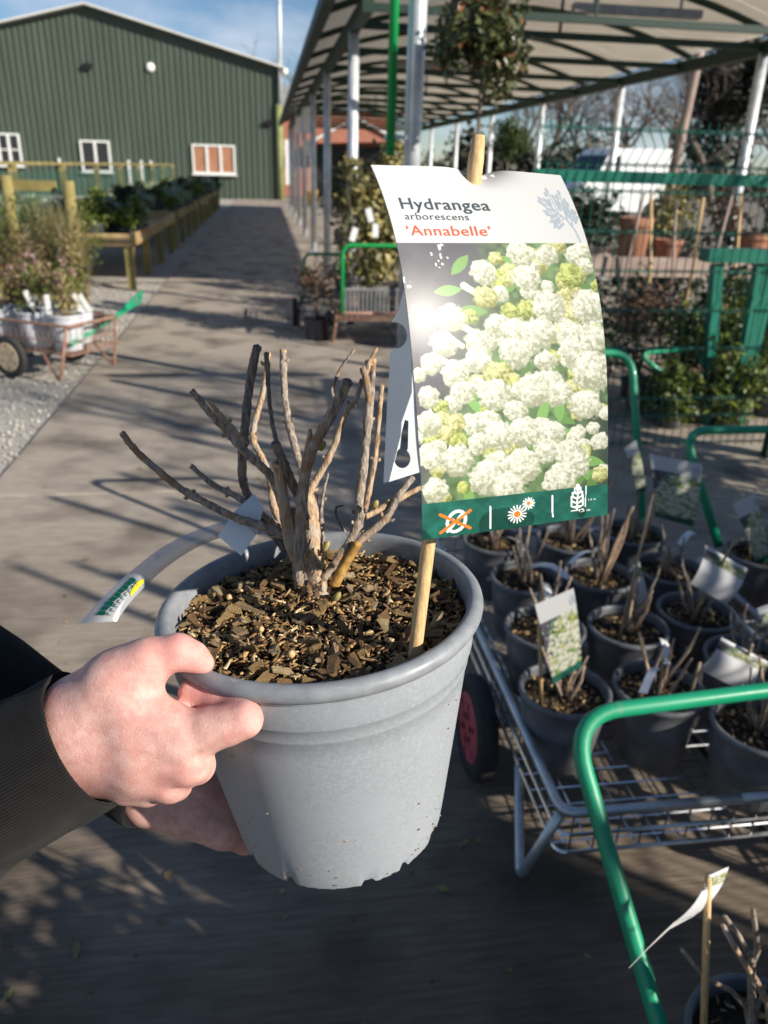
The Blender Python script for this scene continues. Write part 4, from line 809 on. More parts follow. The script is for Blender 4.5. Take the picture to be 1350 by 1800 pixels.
for k in range(6):
    a = atY(1105+k*38, 470+rs.uniform(-30,30), 5.4); e = atY(1112+k*40+rs.uniform(-10,22), 335+rs.uniform(0,25), 5.4); b = MB(); b.tube([V(a[0]-.03,5.4,0), a, e], .011, 8); o = obj('bamboo_cane', b, M['cane' if k % 2 else 'timberp'], None, True, loc=(a[0]-.03,5.4,0)); tag(o, 'upright bamboo cane leaning behind the mesh fence', 'cane', 'bamboo canes behind the mesh fence')
for i, (px, py, Y, r) in enumerate(((1225,605,4.75,.28),(1300,585,4.9,.32),(1370,620,4.7,.30),(1185,690,4.5,.18),(1290,680,4.5,.22))):
    p = atY(px, py, Y); bush('leafy_shrub', ['yellow green leafy shrub behind the mesh fence under the green stand','larger yellow green shrub behind the mesh fence by the stand legs','yellow green shrub at the corner of the mesh fence','low yellow green shrub at the foot of the mesh fence','low yellow green shrub behind the third green handle'][i], (p[0], p[1], -.002), r, max(p[2], .22), 170+i, 'leafy', 1300, .055, .10, 'leafy shrubs behind the mesh fence')
for i, (x, y, z, r, h, m_) in enumerate(((2.45,6.2,.80,.17,.34,'leafd'),(3.3,6.45,.80,.2,.40,'leafv'),(3.7,6.4,.80,.16,.34,'leafr'),(4.15,6.3,.80,.2,.38,'leafd'),(2.55,5.2,-.002,.26,.55,'leafr'),(3.05,5.1,-.002,.28,.62,'leafd'),(3.5,5.25,-.002,.25,.5,'leafp'),(2.15,5.0,-.002,.22,.42,'leafd'),(2.75,4.6,-.002,.18,.3,'leafr'))):
    bush('nursery_shrub', ['dark potted shrub at the left end of the table of terracotta pots','variegated potted shrub on the table of terracotta pots','reddish potted shrub on the table of terracotta pots','dark potted shrub at the right end of the table','reddish shrub on the ground in front of the timber table','dark shrub in front of the tall terracotta pot','red tipped shrub in front of the green stand','dark low shrub near the left end of the mesh fence','small reddish shrub close behind the mesh fence'][i], (x,y,z), r, h, 400+i, m_, 620, .05, .09, 'nursery shrubs behind the mesh fence', (1,1,1.25))
DK = ['dark evergreen shrub just behind the terracotta pots','dark conifer in the shade under the canopy','dark evergreen shrub below the box ball','low dark evergreen deep under the canopy','dark conifer by the second canopy post','dark evergreen beyond the variegated shrub','dark evergreen below the white gabled porch','dark shrub by the right hand canopy posts','dark rounded shrub behind the middle trolley','dark shrub at the far side of the canopy','dark shrub behind the tall terracotta pot','dark shrub behind the small terracotta pot','dark shrub behind the wide terracotta pot','dark shrub standing in the second row behind the table']
for i, (x, y, h, r) in enumerate(((2.1,7.2,.75,.42),(1.55,9.4,1.0,.5),(2.6,9.0,.7,.45),(3.6,9.6,.7,.5),(1.5,11.2,1.1,.5),(1.35,13.2,1.1,.45),(1.5,17,1.2,.6),(4.4,8.6,.6,.5),(1.75,8.2,.8,.4),(4.3,12,.8,.6),(2.9,7.5,.62,.5),(3.7,7.6,.66,.5),(4.5,7.2,.6,.45),(3.2,8.3,.75,.5))):
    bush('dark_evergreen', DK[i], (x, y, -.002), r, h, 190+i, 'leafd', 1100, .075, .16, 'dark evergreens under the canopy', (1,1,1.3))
def stand():
    Y = 4.55; a, c = atY(1238,448,Y), atY(1352,448,Y); t = thing('green_stand', 'dark green metal stand with flat top bar behind the mesh fence', 'stand', (a[0],Y,0))
    b = MB(); b.box(((a[0]+c[0])/2,Y,a[2]),(c[0]-a[0],.12,.075)); obj('top', b, M['grail'], t)
    for px, px2 in ((1262,1250),(1338,1312)):
        p = atY(px,455,Y); q = atY(px2,600,Y); q = p+(q-p)*(p[2]/(p[2]-q[2])); b = MB(); b.bar(p+V(0,.0,-.03), V(q[0],Y,0), .06, .06, up=(0,1,0)); obj('leg', b, M['grail'], t)
    p = atY(1350,310,Y); b = MB(); b.bar((c[0]+.03,Y,0),(c[0]+.03,Y,1.45),.06,.06); obj('upright', b, M['grail'], t)
stand()
l1, r1, b1 = atY(1121,622,4.62), atY(1212,610,4.62), atY(1165,760,4.5)
trolley('dark wire trolley with thin green handle standing behind the mesh fence', (b1[0]-.02,4.52,0), (1,0,0), (0,1,0), .5, .8, .2, .3, handle=[(b1[0],4.52,.30), l1, r1+V(.06,0,0), (r1[0]+.08,4.52,.30)], tube='potdark')
pa, pb = atY(1226,108,13), atY(1184,300,13); pb2 = pa+(pb-pa)*(pa[2]/(pa[2]-pb[2])); b = MB(); b.tube([pb2, pa, pa+(pa-pb)*.2], [.085,.075,.075], 10); o = obj('timber_pole', b, M['timberp'], None, True, loc=tuple(pb2)); tag(o, 'pale leaning timber pole beyond the right hand canopy posts', 'pole')
# standards beside the path
ph = bush('photinia_standard', 'lollipop photinia with red tipped leaves on a thin clear stem beside the canopy post', (1.15,4.62,-.002), .235, 2.07, 5, 'leafp', 2000, .055, .15, sq=(1,1,1.3), stemh=True, cat='tree')
bush('box_ball', 'clipped round box ball on a stem beyond the label', (2.45,8.5,-.002), .235, 1.73, 6, 'leafb', 3600, .03, .16, stemh=True, cat='topiary')
# middle trolley with crate and variegated shrub
trolley('rusty legged trolley with green end frame and a grey crate under the canopy edge', (.58,6.88,0), (1,0,0), (0,1,0), .62, .85, .24, .30, handle=[(.62,6.87,.30),(.62,6.85,.86),(1.14,6.85,.86),(1.14,6.87,.30)], tube='rust', hmat='gpole', hr=.016)
cr_ = thing('plastic_crate', 'grey slatted plastic crate on the rusty legged trolley', 'crate', (.9,7.0,.25))
for z in (.27,.49): b = MB(); b.tube(arc_path([(.9,6.93,z),(1.16,6.93,z),(1.16,7.3,z),(.64,7.3,z),(.64,6.93,z),(.9,6.93,z)],.02), .014, 6); obj('rim', b, M['crate'], cr_)
for k in range(14): b = MB(); b.box((.66+k*.037,6.93,.38),(.016,.012,.22)); obj('slat', b, M['crate'], cr_)
b = MB(); b.box((.9,7.115,.258),(.5,.36,.012)); obj('floor', b, M['black'], cr_)
t = thing('variegated_shrub', 'tall variegated shrub with yellow edged leaves in the grey crate', 'shrub', (.9,7.15,.26)); b = MB(); b.lathe(pot_prof(.13,.1,.2),(.9,7.15,.265),24); obj('pot', b, M['potdark'], t, True)
b = MB(); rs = random.Random(2)
for k in range(8): e = V(.9+rs.uniform(-.25,.25),7.15+rs.uniform(-.2,.2),1.1+rs.random()*.4); b.tube([V(.9,7.15,.42), (V(.9,7.15,.42)+e)/2+V(rs.uniform(-.05,.05),0,0), e],[.01,.007,.003],6)
obj('branches', b, M['twig'], t, True)
leaf_cloud('foliage', M['leafv'], t, [(.92,7.2,.70,.34,.22,.22),(.88,7.2,1.0,.30,.22,.25),(1.0,7.25,1.25,.26,.2,.22),(1.08,7.2,1.50,.15,.15,.2),(.78,7.15,1.22,.16,.15,.18),(1.15,7.2,.9,.22,.2,.25),(.72,7.2,1.45,.10,.1,.12),(1.12,7.2,1.66,.07,.07,.12)], 2600, .068, 12, .6, .25)
for k, (px, py) in enumerate(((622,412),(660,405),(650,378))):
    p = atY(px,py,6.95); b = MB(); b.box(p,(.05,.004,.11),unit((1,0,.3*(k-1))),(0,1,0),unit((-.3*(k-1),0,1))); obj('white_label', b, M['card'], t)
bush('reddish_shrub', 'small reddish brown shrub left of the rusty legged trolley', (.43,7.25,0), .2, .55, 14, 'leafr', 520, .04, .13); bush('low_silver_shrub', 'low silvery shrub at the foot of the canopy post row', (.95,10.3,0), .2, .36, 15, 'leafs', 380, .05, .13)
trolley('dark trolley in shade behind the reddish shrub', (.30,7.6,0), (1,0,0), (0,1,0), .45, .9, .26, .32, tube='potdark', handle=[(.33,7.58,.32),(.33,7.55,.72),(.70,7.55,.72),(.70,7.58,.32)])
def litter():
    rng = np.random.default_rng(12); n = 700; c = np.stack([-1.3+3.2*rng.random(n), .5+6*rng.random(n)**1.4, np.full(n, .002)], 1); vs = []; fs = []
    v, f = crumb_arrays((0,0,.0025), 1, n, 77, .003, .014, lift=.0); v = v.reshape(n,8,3); v = v-v.mean(1, keepdims=True)+c[:,None]+np.array([0,0,.001]); v[...,2] = np.clip(v[...,2], .0005, .008)
    tag(npmesh('ground_litter', v.reshape(-1,3), f, M['chips']), 'scattered bark crumbs and leaf litter on the concrete path', 'litter', kind='stuff')
    nl = 130; p = np.stack([-1.3+3.2*rng.random(nl), .6+5*rng.random(nl)**1.3, np.full(nl,.004)], 1); nr = np.array([0,0,1.])+rng.normal(size=(nl,3))*.25; nr /= np.linalg.norm(nr,axis=1,keepdims=True)
    v, f = leaf_arrays(p, nr, .018+.025*rng.random(nl), rng, .5, .2); v[:,2] = np.clip(v[:,2], .003, .02); tag(npmesh('fallen_leaves', v, f, M['grass']), 'dry fallen leaves scattered on the concrete path', 'leaves', kind='stuff')
litter()
# ================================================================== LEFT SIDE
t1 = None
LB = ['nearest timber display table beside the gravel edge, in sun','second timber display table along the path','third timber display table along the path','farthest timber display table near the green shed']
for k in range(4): table(LB[k], -3.15, -1.60, 10.3+5.2*k, 14.9+5.2*k, .56, 'timber' if k == 0 else 'timberg')
def proto_small(kind, seed):
    lb = ['small pot of green and white leaved plants on a timber display table','small pot of yellow green seedlings on a timber display table','small pot of dark purple leaved plants on a timber display table'][kind]
    t = thing('bedding_plant', lb, 'potted plant', (0,0,0), ['pots of silvery bedding plants','pots of yellow green bedding plants','pots of purple bedding plants'][kind]); b = MB(); b.lathe(pot_prof(.075,.055,.12), (0,0,0), 14); obj('pot', b, M['potdark'], t, True)
    leaf_cloud('foliage', [M['leafs'],M['leafy'],M['leafd']][kind], t, blob_set((0,0,.20),.12,9,seed,(1,1,1)), 260, .05, seed, .6); return t
pr = [proto_small(k, 60+k) for k in range(3)]; used = [0,0,0]; rs = random.Random(21)
for k in range(4):
    for i in range(5 if k == 0 else 4):
        for j in range(4 if k == 0 else 5):
            kd = rs.choice([0,0,1,1,2] if k == 0 else [0,1,2,0]); o = pr[kd] if not used[kd] else copy_tree(pr[kd]); used[kd] = 1; kn = ['green and white leaved','yellow green','dark leaved'][kd]; wh = ['nearest','second','third','farthest'][k]; o['label'] = f'small dark pot of {kn} plants on the {wh} timber display table'; o['group'] = f'{kn} pots on the {wh} display table'
            o.location = (-3.0+ (1.32/(4 if k == 0 else 3))*i+rs.uniform(-.05,.05), 10.5+5.2*k+ (.36 if k == 0 else .95)*j+rs.uniform(-.06,.06), .562); o.rotation_euler.z = rs.random()*6.28; s = rs.uniform(1.1,1.6); o.scale = (s,s,s)
nf = thing('netting_fence', 'green windbreak netting on timber posts behind the display tables', 'fence', (-3.5,10,0))
for k in range(9): b = MB(); b.box((-3.5,9.6+3*k,.68),(.1,.1,1.36)); obj('post', b, M['timberg'], nf)
b = MB(); b.grid([[(-3.44,y,z) for z in (.3,.8,1.28)] for y in np.linspace(9.6,33.6,40)]); obj('netting', b, M['net'], nf)
b = MB(); b.bar((-3.5,9.5,1.38),(-3.5,33.7,1.38),.06,.045); obj('rail', b, M['timberg'], nf)
ef = thing('netting_fence', 'round mossy timber posts with green netting behind the left trolley', 'fence', (-2.3,8,0)); pp = [atY(118,318,8), atY(8,308,8.0)]
for p in pp+[V(-3.1,8.0,1.28)]: b = MB(); b.tube([(p[0],8,0),(p[0],8,.7),(p[0]+.01,8,p[2])],[.055,.052,.05],12); obj('post', b, M['timberg'], ef, True)
b = MB(); b.grid([[(x,8.07,z) for z in (.25,.7,1.18)] for x in np.linspace(-3.4,-1.72,12)]); obj('netting', b, M['net'], ef)
b = MB(); b.bar((-3.5,8.09,1.24),(-1.9,8.12,1.22),.08,.09); obj('rail', b, M['timberg'], ef)
def grassy(label, loc, seed, n=420, h=1.1):
    t = thing('tall_grass', label, 'grass plant', loc, 'pots of tall dry grass'); b = MB(); b.lathe(pot_prof(.13,.1,.2), loc, 20); obj('pot', b, M['potdark'], t, True); rng = np.random.default_rng(seed); vs = []; fs = []
    for i in range(n):
        a = rng.random()*6.28; l_ = h*(.55+.5*rng.random()); sp = .16*rng.random()+.03; p0 = np.array(loc)+V(rng.normal()*.04,rng.normal()*.04,.16); w_ = V(-math.sin(a),math.cos(a),0)*.0035; k = len(vs)
        for q in np.linspace(0,1,5): c = p0+V(math.cos(a)*sp*q*q*1.6, math.sin(a)*sp*q*q*1.6, l_*q*(1-.12*q)); vs += [c-w_*(1-.8*q), c+w_*(1-.8*q)]
        fs += [(k+2*j,k+2*j+1,k+2*j+3,k+2*j+2) for j in range(4)]
    npmesh('blades', vs, fs, M['grass'], t)
    leaf_cloud('young_leaves', M['leafy'], t, [(loc[0],loc[1],.8,.18,.16,.38)], 90, .035, seed, .5, .1)
grassy('pot of tall dry brown grass against the netting behind the left trolley', (-1.92,7.5,0), 1); grassy('pot of tall dry grass beside the sunlit round timber post', (-1.66,7.3,0), 2); grassy('pot of tall dry greenish grass at the left end of the netting', (-2.25,7.3,0), 3); grassy('pot of dry grass in front of the timber posts', (-2.55,7.0,0), 4, h=1.05)
for i, (x, y, r, h, m_) in enumerate(((-1.80,7.05,.30,.80,'grass'),(-2.20,6.95,.34,.85,'leafy'),(-2.6,7.3,.36,.9,'grass'),(-1.62,7.62,.26,.85,'leafy'),(-2.0,6.7,.24,.55,'leafr'))):
    bush('twiggy_shrub', ['straw coloured twiggy shrub behind the left trolley by the timber post','green leafed twiggy shrub behind the left trolley','tall straw coloured shrub against the netting','fresh green shrub climbing round the timber post','reddish twiggy shrub just behind the pink flowering pots'][i], (x,y,-.014), r, h, 450+i, m_, 900, .042, .12, 'twiggy shrubs behind the left trolley', (1,1,1.5), .3)
C0 = V(-1.37,5.66,0); A_ = unit((-.86,.51,0)); B_ = unit((.51,.86,0)); e1, e2 = G(246,530,.26), G(249,512,.30)
trolley('left hand trolley with cream wheel and green handle on the gravel', C0, B_, A_, .5, 1.45, .20, .40, hub='hubcream', tube='rust', handle=[C0+B_*.02+V(0,0,.28), e1, e2, C0+B_*.5+V(0,0,.40)], hr=.017, wr=.15)
FL = ['pale pot of pink flowering plant at the corner of the left trolley','pale pot of pink flowering plant with white labels, second on the left trolley','pale pot of pink flowering plant over the cream wheel','pale pot of pink flowering plant at the far end of the left trolley','pale pot of pink heads in the back row of the left trolley','back row pink flowering pot near the green handle']
for i, (a, b_) in enumerate(((.15,.15),(.43,.14),(.71,.14),(1.0,.15),(.56,.38),(.27,.38))):
    p = C0+A_*a+B_*b_; rng = random.Random(300+i); t, c = potted('flowering_plant', FL[i], (p[0],p[1],.207), R0=.125, Rb=.095, H=.25, seed=300+i, mt='potlit', nst=4, hgt=.25, group='pink flowering pots on the left trolley', crumbs=60)
    leaf_cloud('foliage', M['leafy' if i % 2 else 'grass'], t, blob_set((c[0],c[1],c[2]+.17),.15,8,300+i,(1,1,1.4)), 330, .045, 300+i, .3, .15)
    leaf_cloud('blossom', M['petal'], t, [(c[0]+rng.uniform(-.08,.08),c[1]+rng.uniform(-.08,.08),c[2]+rng.uniform(.12,.42),.026,.026,.06) for _ in range(3)], 90, .024, 310+i, .8, .2)
    for j in range(2):
        q = c+V(rng.uniform(-.1,.1), -.09, rng.uniform(-.02,.12)); an = rng.uniform(-.5,.5); b = MB(); b.box(q,(.035,.003,.13),V(math.cos(an),0,math.sin(an)),V(0,1,0),V(-math.sin(an),0,math.cos(an))); obj('white_label', b, M['card'], t)
    b = MB(); b.tube([c, c+V(rng.uniform(-.03,.03),rng.uniform(-.03,.03),.2)],.006,6); obj('cane', b, M['cane'], t)
# ================================================================== THE HELD POT
PC = P(562.4, 1046, .5443); _Fh = unit((_F[0], _F[1], 0)); PAx = unit(V(0,0,1)-.0836*_R+.0183*_Fh); PE1 = unit(np.cross(PAx, _F)); PE2 = np.cross(PAx, PE1)
RIM, PH, RB, CL = .1125, .190, .078, -.0135
base = PC-PAx*PH
HP = thing('potted_hydrangea', 'grey plastic pot of pruned hydrangea with large photo label, held in two hands', 'potted plant', base)
def ring(r_, z, n):
    return [PC+PAx*z+r_*(math.cos(2*math.pi*k/n)*PE1+math.sin(2*math.pi*k/n)*PE2) for k in range(n)]
def held_pot():
    n = 180; rw = lambda z: .1058+(RB-.1058)*((-z-.012)/(PH-.012))**1.04
    prof = [(.088*0+.001,-PH+.014),(RB-.012,-PH+.014),(RB-.007,-PH+.006),(RB-.005,-PH),(RB-.0005,-PH+.0006),(RB+.0006,-PH+.0045),(rw(-.172),-.172)]
    for z in (-.15,-.125,-.10,-.08,-.062): prof.append((rw(z), z))
    prof += [(rw(-.0475),-.0475),(rw(-.0465)+.0008,-.0463),(rw(-.045)+.0009,-.0445),(rw(-.036)+.0009,-.0360),(rw(-.0352)+.0017,-.0350),(rw(-.0338)+.0019,-.0336),(rw(-.02)+.0016,-.020),(rw(-.0135)+.0014,-.0128)]
    b = MB(); b.lathe(prof, PC, n, PAx, PE1); rg = random.Random(6)
    lift = np.zeros(n)
    for k0 in (32,52,63,75,83,96,110,150,172,5,18,128):
        wd = rg.choice([2,3,3,5]); hh = rg.choice([.004,.006,.0045])
        for j in range(wd): lift[(k0+j) % n] = hh
    for k in range(n):
        for ri in (3,4):
            i = ri*n+k; b.v[i] = tuple(np.array(b.v[i])+PAx*(lift[k]+rg.uniform(-.0006,.0006)))
        i = 5*n+k; b.v[i] = tuple(np.array(b.v[i])+PAx*lift[k]*.75)
    o = auto_smooth(obj('pot', b, M['pot'], HP, True), 50)
    b = MB(); rp = []
    for a in np.linspace(-90, 90, 9): rp.append((RIM-.006+.006*math.cos(R(a))*1.0, -.006+.006*math.sin(R(a))*1.0))
    rp = [(.1062,-.0122),(RIM-.0035,-.0124)]+rp[1:]+[(RIM-.0085,-.0004),(.1024,-.0022),(.1012,-.006),(.1005,-.015),(.0995,-.04)]
    b.lathe(rp, PC, n, PAx, PE1); auto_smooth(obj('rim', b, M['potrim'], o, True), 60)
    # dirt specks stuck to the wall
    b = MB(); 
    for k in range(46):
        z = -.185+.05*rg.random()**2 if k < 38 else rg.uniform(-.15,-.05); a = R(rg.uniform(20,165)); q = rw(z); c = PC+PAx*z+(q+.0004)*(math.cos(a)*PE1+math.sin(a)*PE2); s = rg.uniform(.0004,.0011)
        b.box(c, (s, s*rg.uniform(.5,2), s*.8), unit((rg.gauss(0,1),rg.gauss(0,1),.2)), PE1, PAx)
    tag(obj('dirt_specks', b, M['chips'], o), kind='stuff')
held_pot()
b = MB(); soil_disc(b, PC+PAx*(CL-.004), .1002, 11, 26, 90, .003, PAx, PE1); COMP = obj('compost', b, M['compost'], HP, False)
v, f = crumb_arrays(PC+PAx*(CL-.004), .0985, 3400, 3, .003, .0095, PAx, PE1, .0045); tag(npmesh('bark_crumbs', v, f, M['chips'], COMP), kind='stuff')
CH = []
for k in range(12):
    v, f = crumb_arrays((0,0,0), 0, 1, 500+k, 1.0, 1.0, (0,0,1), (1,0,0), 0); nv = np.array(v)
    bm = bmesh.new(); q = [bm.verts.new(p) for p in nv]
    for fc in f: bm.faces.new([q[i] for i in fc])
    bmesh.ops.subdivide_edges(bm, edges=[e for e in bm.edges if e.calc_length() > .5], cuts=2); rg = random.Random(k)
    for vv in bm.verts: vv.co += Vector((rg.gauss(0,.035), rg.gauss(0,.035), rg.gauss(0,.028)+.10*(vv.co.x*vv.co.x)))
    bmesh.ops.triangulate(bm, faces=bm.faces[:]); me = bpy.data.meshes.new('bark_chip'); bm.to_mesh(me); bm.free(); me.materials.append(M['chip']); CH.append(me)
rg = random.Random(17); bl = np.array(HP.location)
for k in range(300):
    q = .095*math.sqrt(rg.random()); a = rg.random()*6.283; w_ = PC+PAx*(CL+rg.uniform(-.001,.003))+q*(math.cos(a)*PE1+math.sin(a)*PE2)
    o = bpy.data.objects.new('bark_chip', CH[k % 12]); C.objects.link(o); o.parent = COMP; o.location = tuple(w_-bl); s = .007+.016*rg.random()**2.0
    zz = unit(PAx+V(rg.gauss(0,.28),rg.gauss(0,.28),0)); o.rotation_euler = (Vector(zz).to_track_quat('Z','Y') @ Matrix.Rotation(rg.random()*6.283,3,'Z').to_quaternion()).to_euler(); o.scale = (s*rg.uniform(.8,1.4), s*rg.uniform(.7,1.2), s)
for px, r_ in (((372,1041),.0031),((403,1050),.0027),((512,1150),.0028),((459,1106),.0022)):
    d = ray(*px); tt = np.dot(PC+PAx*(CL+.002)-EYEP, PAx)/np.dot(d, PAx); c = EYEP+d*tt; b = MB(); b.lathe([(0,-r_),(r_*.7,-r_*.7),(r_,0),(r_*.7,r_*.7),(0,r_)], c, 12); obj('fertiliser_bead', b, M['cane'], COMP, True)
# ---- stems traced from the photograph; pixel = 120+x/2.045, 580+y/2.045
def zp(x, y): return (120+x/2.045, 580+y/2.045)
def catmull(P_, n):
    P_ = np.array(P_, float); out = []; m = len(P_)
    for i in range(m-1):
        p0, p1, p2, p3 = P_[max(i-1,0)], P_[i], P_[i+1], P_[min(i+2,m-1)]
        for k in range(n):
            s = k/n; out.append(.5*((2*p1)+(-p0+p2)*s+(2*p0-5*p1+4*p2-p3)*s*s+(-p0+3*p1-3*p2+p3)*s**3))
    out.append(P_[-1]); return np.array(out)
def hstem(z, wd, dep, m, nodes=(), cut=True, seed=0, buds=()):
    rg = random.Random(seed); n = len(z); wd = np.interp(np.linspace(0,1,n), np.linspace(0,1,len(wd)), wd); dp = np.interp(np.linspace(0,1,n), np.linspace(0,1,len(dep)), dep)
    A = catmull([(*zp(x, y), d, w_) for (x, y), d, w_ in zip(z, dp, wd)], 7); pts = [P(a[0], a[1], a[2]) for a in A]; rad = np.array([a[3]*.87/2.045/2*a[2]/FPX for a in A]); L_ = np.linspace(0,1,len(A))
    for q in nodes: rad *= 1+.28*np.exp(-((L_-q)/.018)**2)
    rad *= 1+np.array([rg.uniform(-.05,.05) for _ in rad])
    b = MB(); b.tube(pts, list(rad), 14)
    k = 14*len(pts)
    for i in range(k):   # rough bark
        b.v[i] = tuple(np.array(b.v[i])+V(rg.gauss(0,.00022),rg.gauss(0,.00022),rg.gauss(0,.00022)))
    o = obj('stem', b, M[m], HP, True)
    if cut:
        d = unit(pts[0]-pts[1]); q = MB(); q.lathe([(rad[0]*1.06,-.0022),(rad[0]*1.10,-.0003),(rad[0]*.95,.0007),(rad[0]*.5,.0002),(0,.0001)], pts[0], 12, d); 
        for i in range(len(q.v)): q.v[i] = tuple(np.array(q.v[i])+d*rg.uniform(-.0005,.0007))
        obj('cut_end', q, M['cutwood' if cut == 2 else 'barkd'], o)
    for q in list(nodes)+list(buds):
        i = int(q*(len(pts)-1)); tg = unit(pts[max(i-1,0)]-pts[min(i+1,len(pts)-1)])
        for sg in (-1,1):
            if rg.random() < .85:
                sd = unit(np.cross(tg, _F)*sg*rg.uniform(.6,1)+V(rg.gauss(0,.4),rg.gauss(0,.4),0)); c = pts[i]+sd*rad[i]*.8; e = c+(sd*.5+tg*.7)*rg.uniform(.0025,.006); q2 = MB(); q2.tube([c-sd*.001, (c+e)/2+sd*.0008, e], [.0013,.0014,.0003], 7); obj('bud', q2, M[rg.choice(['barkb','barkd','bud'])], o, True)
    return o
T0 = .585
hstem([(195,372),(240,430),(330,512),(420,580),(500,624),(600,674),(700,706),(780,740),(850,800)], (26,30,32,36,40), (.545,.58), 'bark', (.42,.85), seed=1, buds=(.43,))
hstem([(443,490),(520,555),(600,596),(680,650),(740,695),(800,740)], (20,22,26,30), (.585,.60), 'bark', (.35,.6), seed=2)
hstem([(447,222),(500,288),(560,352),(620,422),(690,487),(730,530),(775,640),(830,800)], (26,30,32,36,40), (.515,.545,.575), 'bark', (.33,.5), seed=3)
hstem([(505,255),(545,305),(585,350),(640,410)], (15,24,24,22), (.53,.55), 'barkb', (.6,), seed=31, cut=2)
hstem([(680,62),(665,120),(645,250),(633,370),(626,450),(626,530),(645,592),(700,690),(790,790)], (36,36,38,36,32,34), (.555,.58,.61), 'barkd', (.42,), seed=4)
hstem([(712,85),(716,150),(724,260),(745,390),(775,480),(810,560)], (20,18,17,20,24), (.55,.575), 'barkd', (.15,), seed=5)
hstem([(719,85),(700,225),(668,345),(668,405),(702,470),(730,560),(740,640),(800,760)], (20,24,26,28,30,32), (.612,.605,.60), 'barkb', (.35,), cut=2, seed=6)
hstem([(773,75),(775,190),(788,315),(822,445),(845,530),(855,620)], (28,28,30,32,34), (.608,.605,.60), 'bark', (.1,.45), cut=2, seed=7)
hstem([(1005,185),(962,270),(905,378),(862,470),(842,590),(835,700),(828,800),(825,900)], (44,46,46,44,44,40,34), (.50,.53,.56), 'bark', (.42,.62), seed=8)
hstem([(1026,75),(985,130),(956,190),(950,230),(975,275)], (9,12,13,14), (.585,.59), 'bark', (.35,), cut=2, seed=9)
hstem([(1055,180),(1032,258),(1002,285),(962,400),(920,490),(872,572),(852,640)], (18,22,26,28,30,32), (.585,.595), 'barkb', (.3,.62,.85), seed=10)
hstem([(1058,138),(1075,200),(1080,280),(1072,382),(1060,500),(1045,620),(1048,680),(1010,762),(960,835),(915,895)], (24,30,32,38,40,36,34,34,34), (.572,.582,.58), 'bark', (.28,.62,.7), seed=11)
hstem([(1107,70),(1083,118),(1070,165)], (14,18,20), (.575,.574), 'barkb', (.6,), cut=2, seed=12)
hstem([(1098,110),(1092,200),(1085,285),(1078,360)], (22,24,26,28), (.578,.58), 'bark', (), cut=2, seed=13)
hstem([(1128,203),(1116,330),(1105,450),(1085,560),(1068,645)], (18,20,22,24), (.585,.582), 'barkb', (.55,), seed=14, cut=2)
hstem([(1238,530),(1190,592),(1140,680),(1060,748),(1000,800)], (26,30,30,34), (.60,.585), 'bark', (.5,.75), cut=0, seed=15)
hstem([(1275,562),(1200,602),(1130,640),(1065,672)], (20,24,26,26), (.61,.59), 'barkb', (.4,.6), cut=0, seed=16)
hstem([(1043,765),(1000,832),(955,920)], (34,42,46), (.575,.585), 'barko', (), cut=0, seed=17)
hstem([(934,515),(915,600),(910,680),(918,790)], (9,11,14,20), (.625,.61), 'bark', (.4,), seed=18, cut=0)
hstem([(990,632),(966,636),(962,660),(975,695),(1005,738)], (6,8,9,10), (.59,.595), 'barkd', (), cut=0, seed=19)
hstem([(748,478),(765,560),(780,660),(800,780),(822,840)], (40,46,50,46,34), (.545,.56,.575), 'barkb', (), cut=2, seed=20)
hstem([(870,358),(866,410),(850,500),(838,590)], (12,30,40,38), (.53,.55), 'barkb', (), cut=0, seed=21)
hstem([(745,408),(770,470),(800,540),(830,600),(850,680)], (36,38,40,42), (.535,.57), 'barkd', (.3,), cut=1, seed=22)
hstem([(820,560),(862,620),(872,700),(880,800),(895,900),(905,985)], (60,74,76,72,80,86), (.598,.596,.588,.576), 'barkb', (), cut=0, seed=23)
hstem([(885,590),(892,680),(905,790),(915,860)], (26,30,30,34), (.606,.60), 'barkb', (.5,), cut=0, seed=24)
hstem([(800,640),(825,760),(825,860),(832,925)], (40,46,46,40), (.57,.58), 'bark', (), cut=0, seed=25)
for i, ((x0,y0),(x1,y1),d) in enumerate((((905,430),(922,398),.545),((915,800),(938,758),.59),((905,850),(925,845),.585),((955,975),(978,942),.565),((800,690),(770,705),.57),((1095,640),(1112,612),.57))):
    a, e = P(*zp(x0,y0),d), P(*zp(x1,y1),d-.004); b = MB(); b.tube([a, a*.6+e*.4, a*.25+e*.75, e], [.0018,.0028,.0022,.0003], 8); obj('bud', b, M['bud'], HP, True)
rg = random.Random(50)
for k in range(26):          # papery bark flakes round the crown
    x, y = rg.choice([(870,900),(890,940),(850,850),(880,820),(860,700),(900,960)]); c = P(*zp(x+rg.uniform(-35,35), y+rg.uniform(-25,25)), .572+rg.uniform(-.004,.004)); d = unit(V(rg.gauss(0,.3),rg.gauss(0,.3),1)); s = unit(np.cross(d, _F)); ln = rg.uniform(.006,.014)
    b = MB(); b.grid([[c+d*ln*q-s*.0016*(1-q*.6)+_F*-.002*q, c+d*ln*q+s*.0016*(1-q*.6)+_F*-.001*q] for q in (0,.35,.7,1)]); obj('bark_flake', b, M[rg.choice(['barkb','bark','cutwood'])], HP, True)
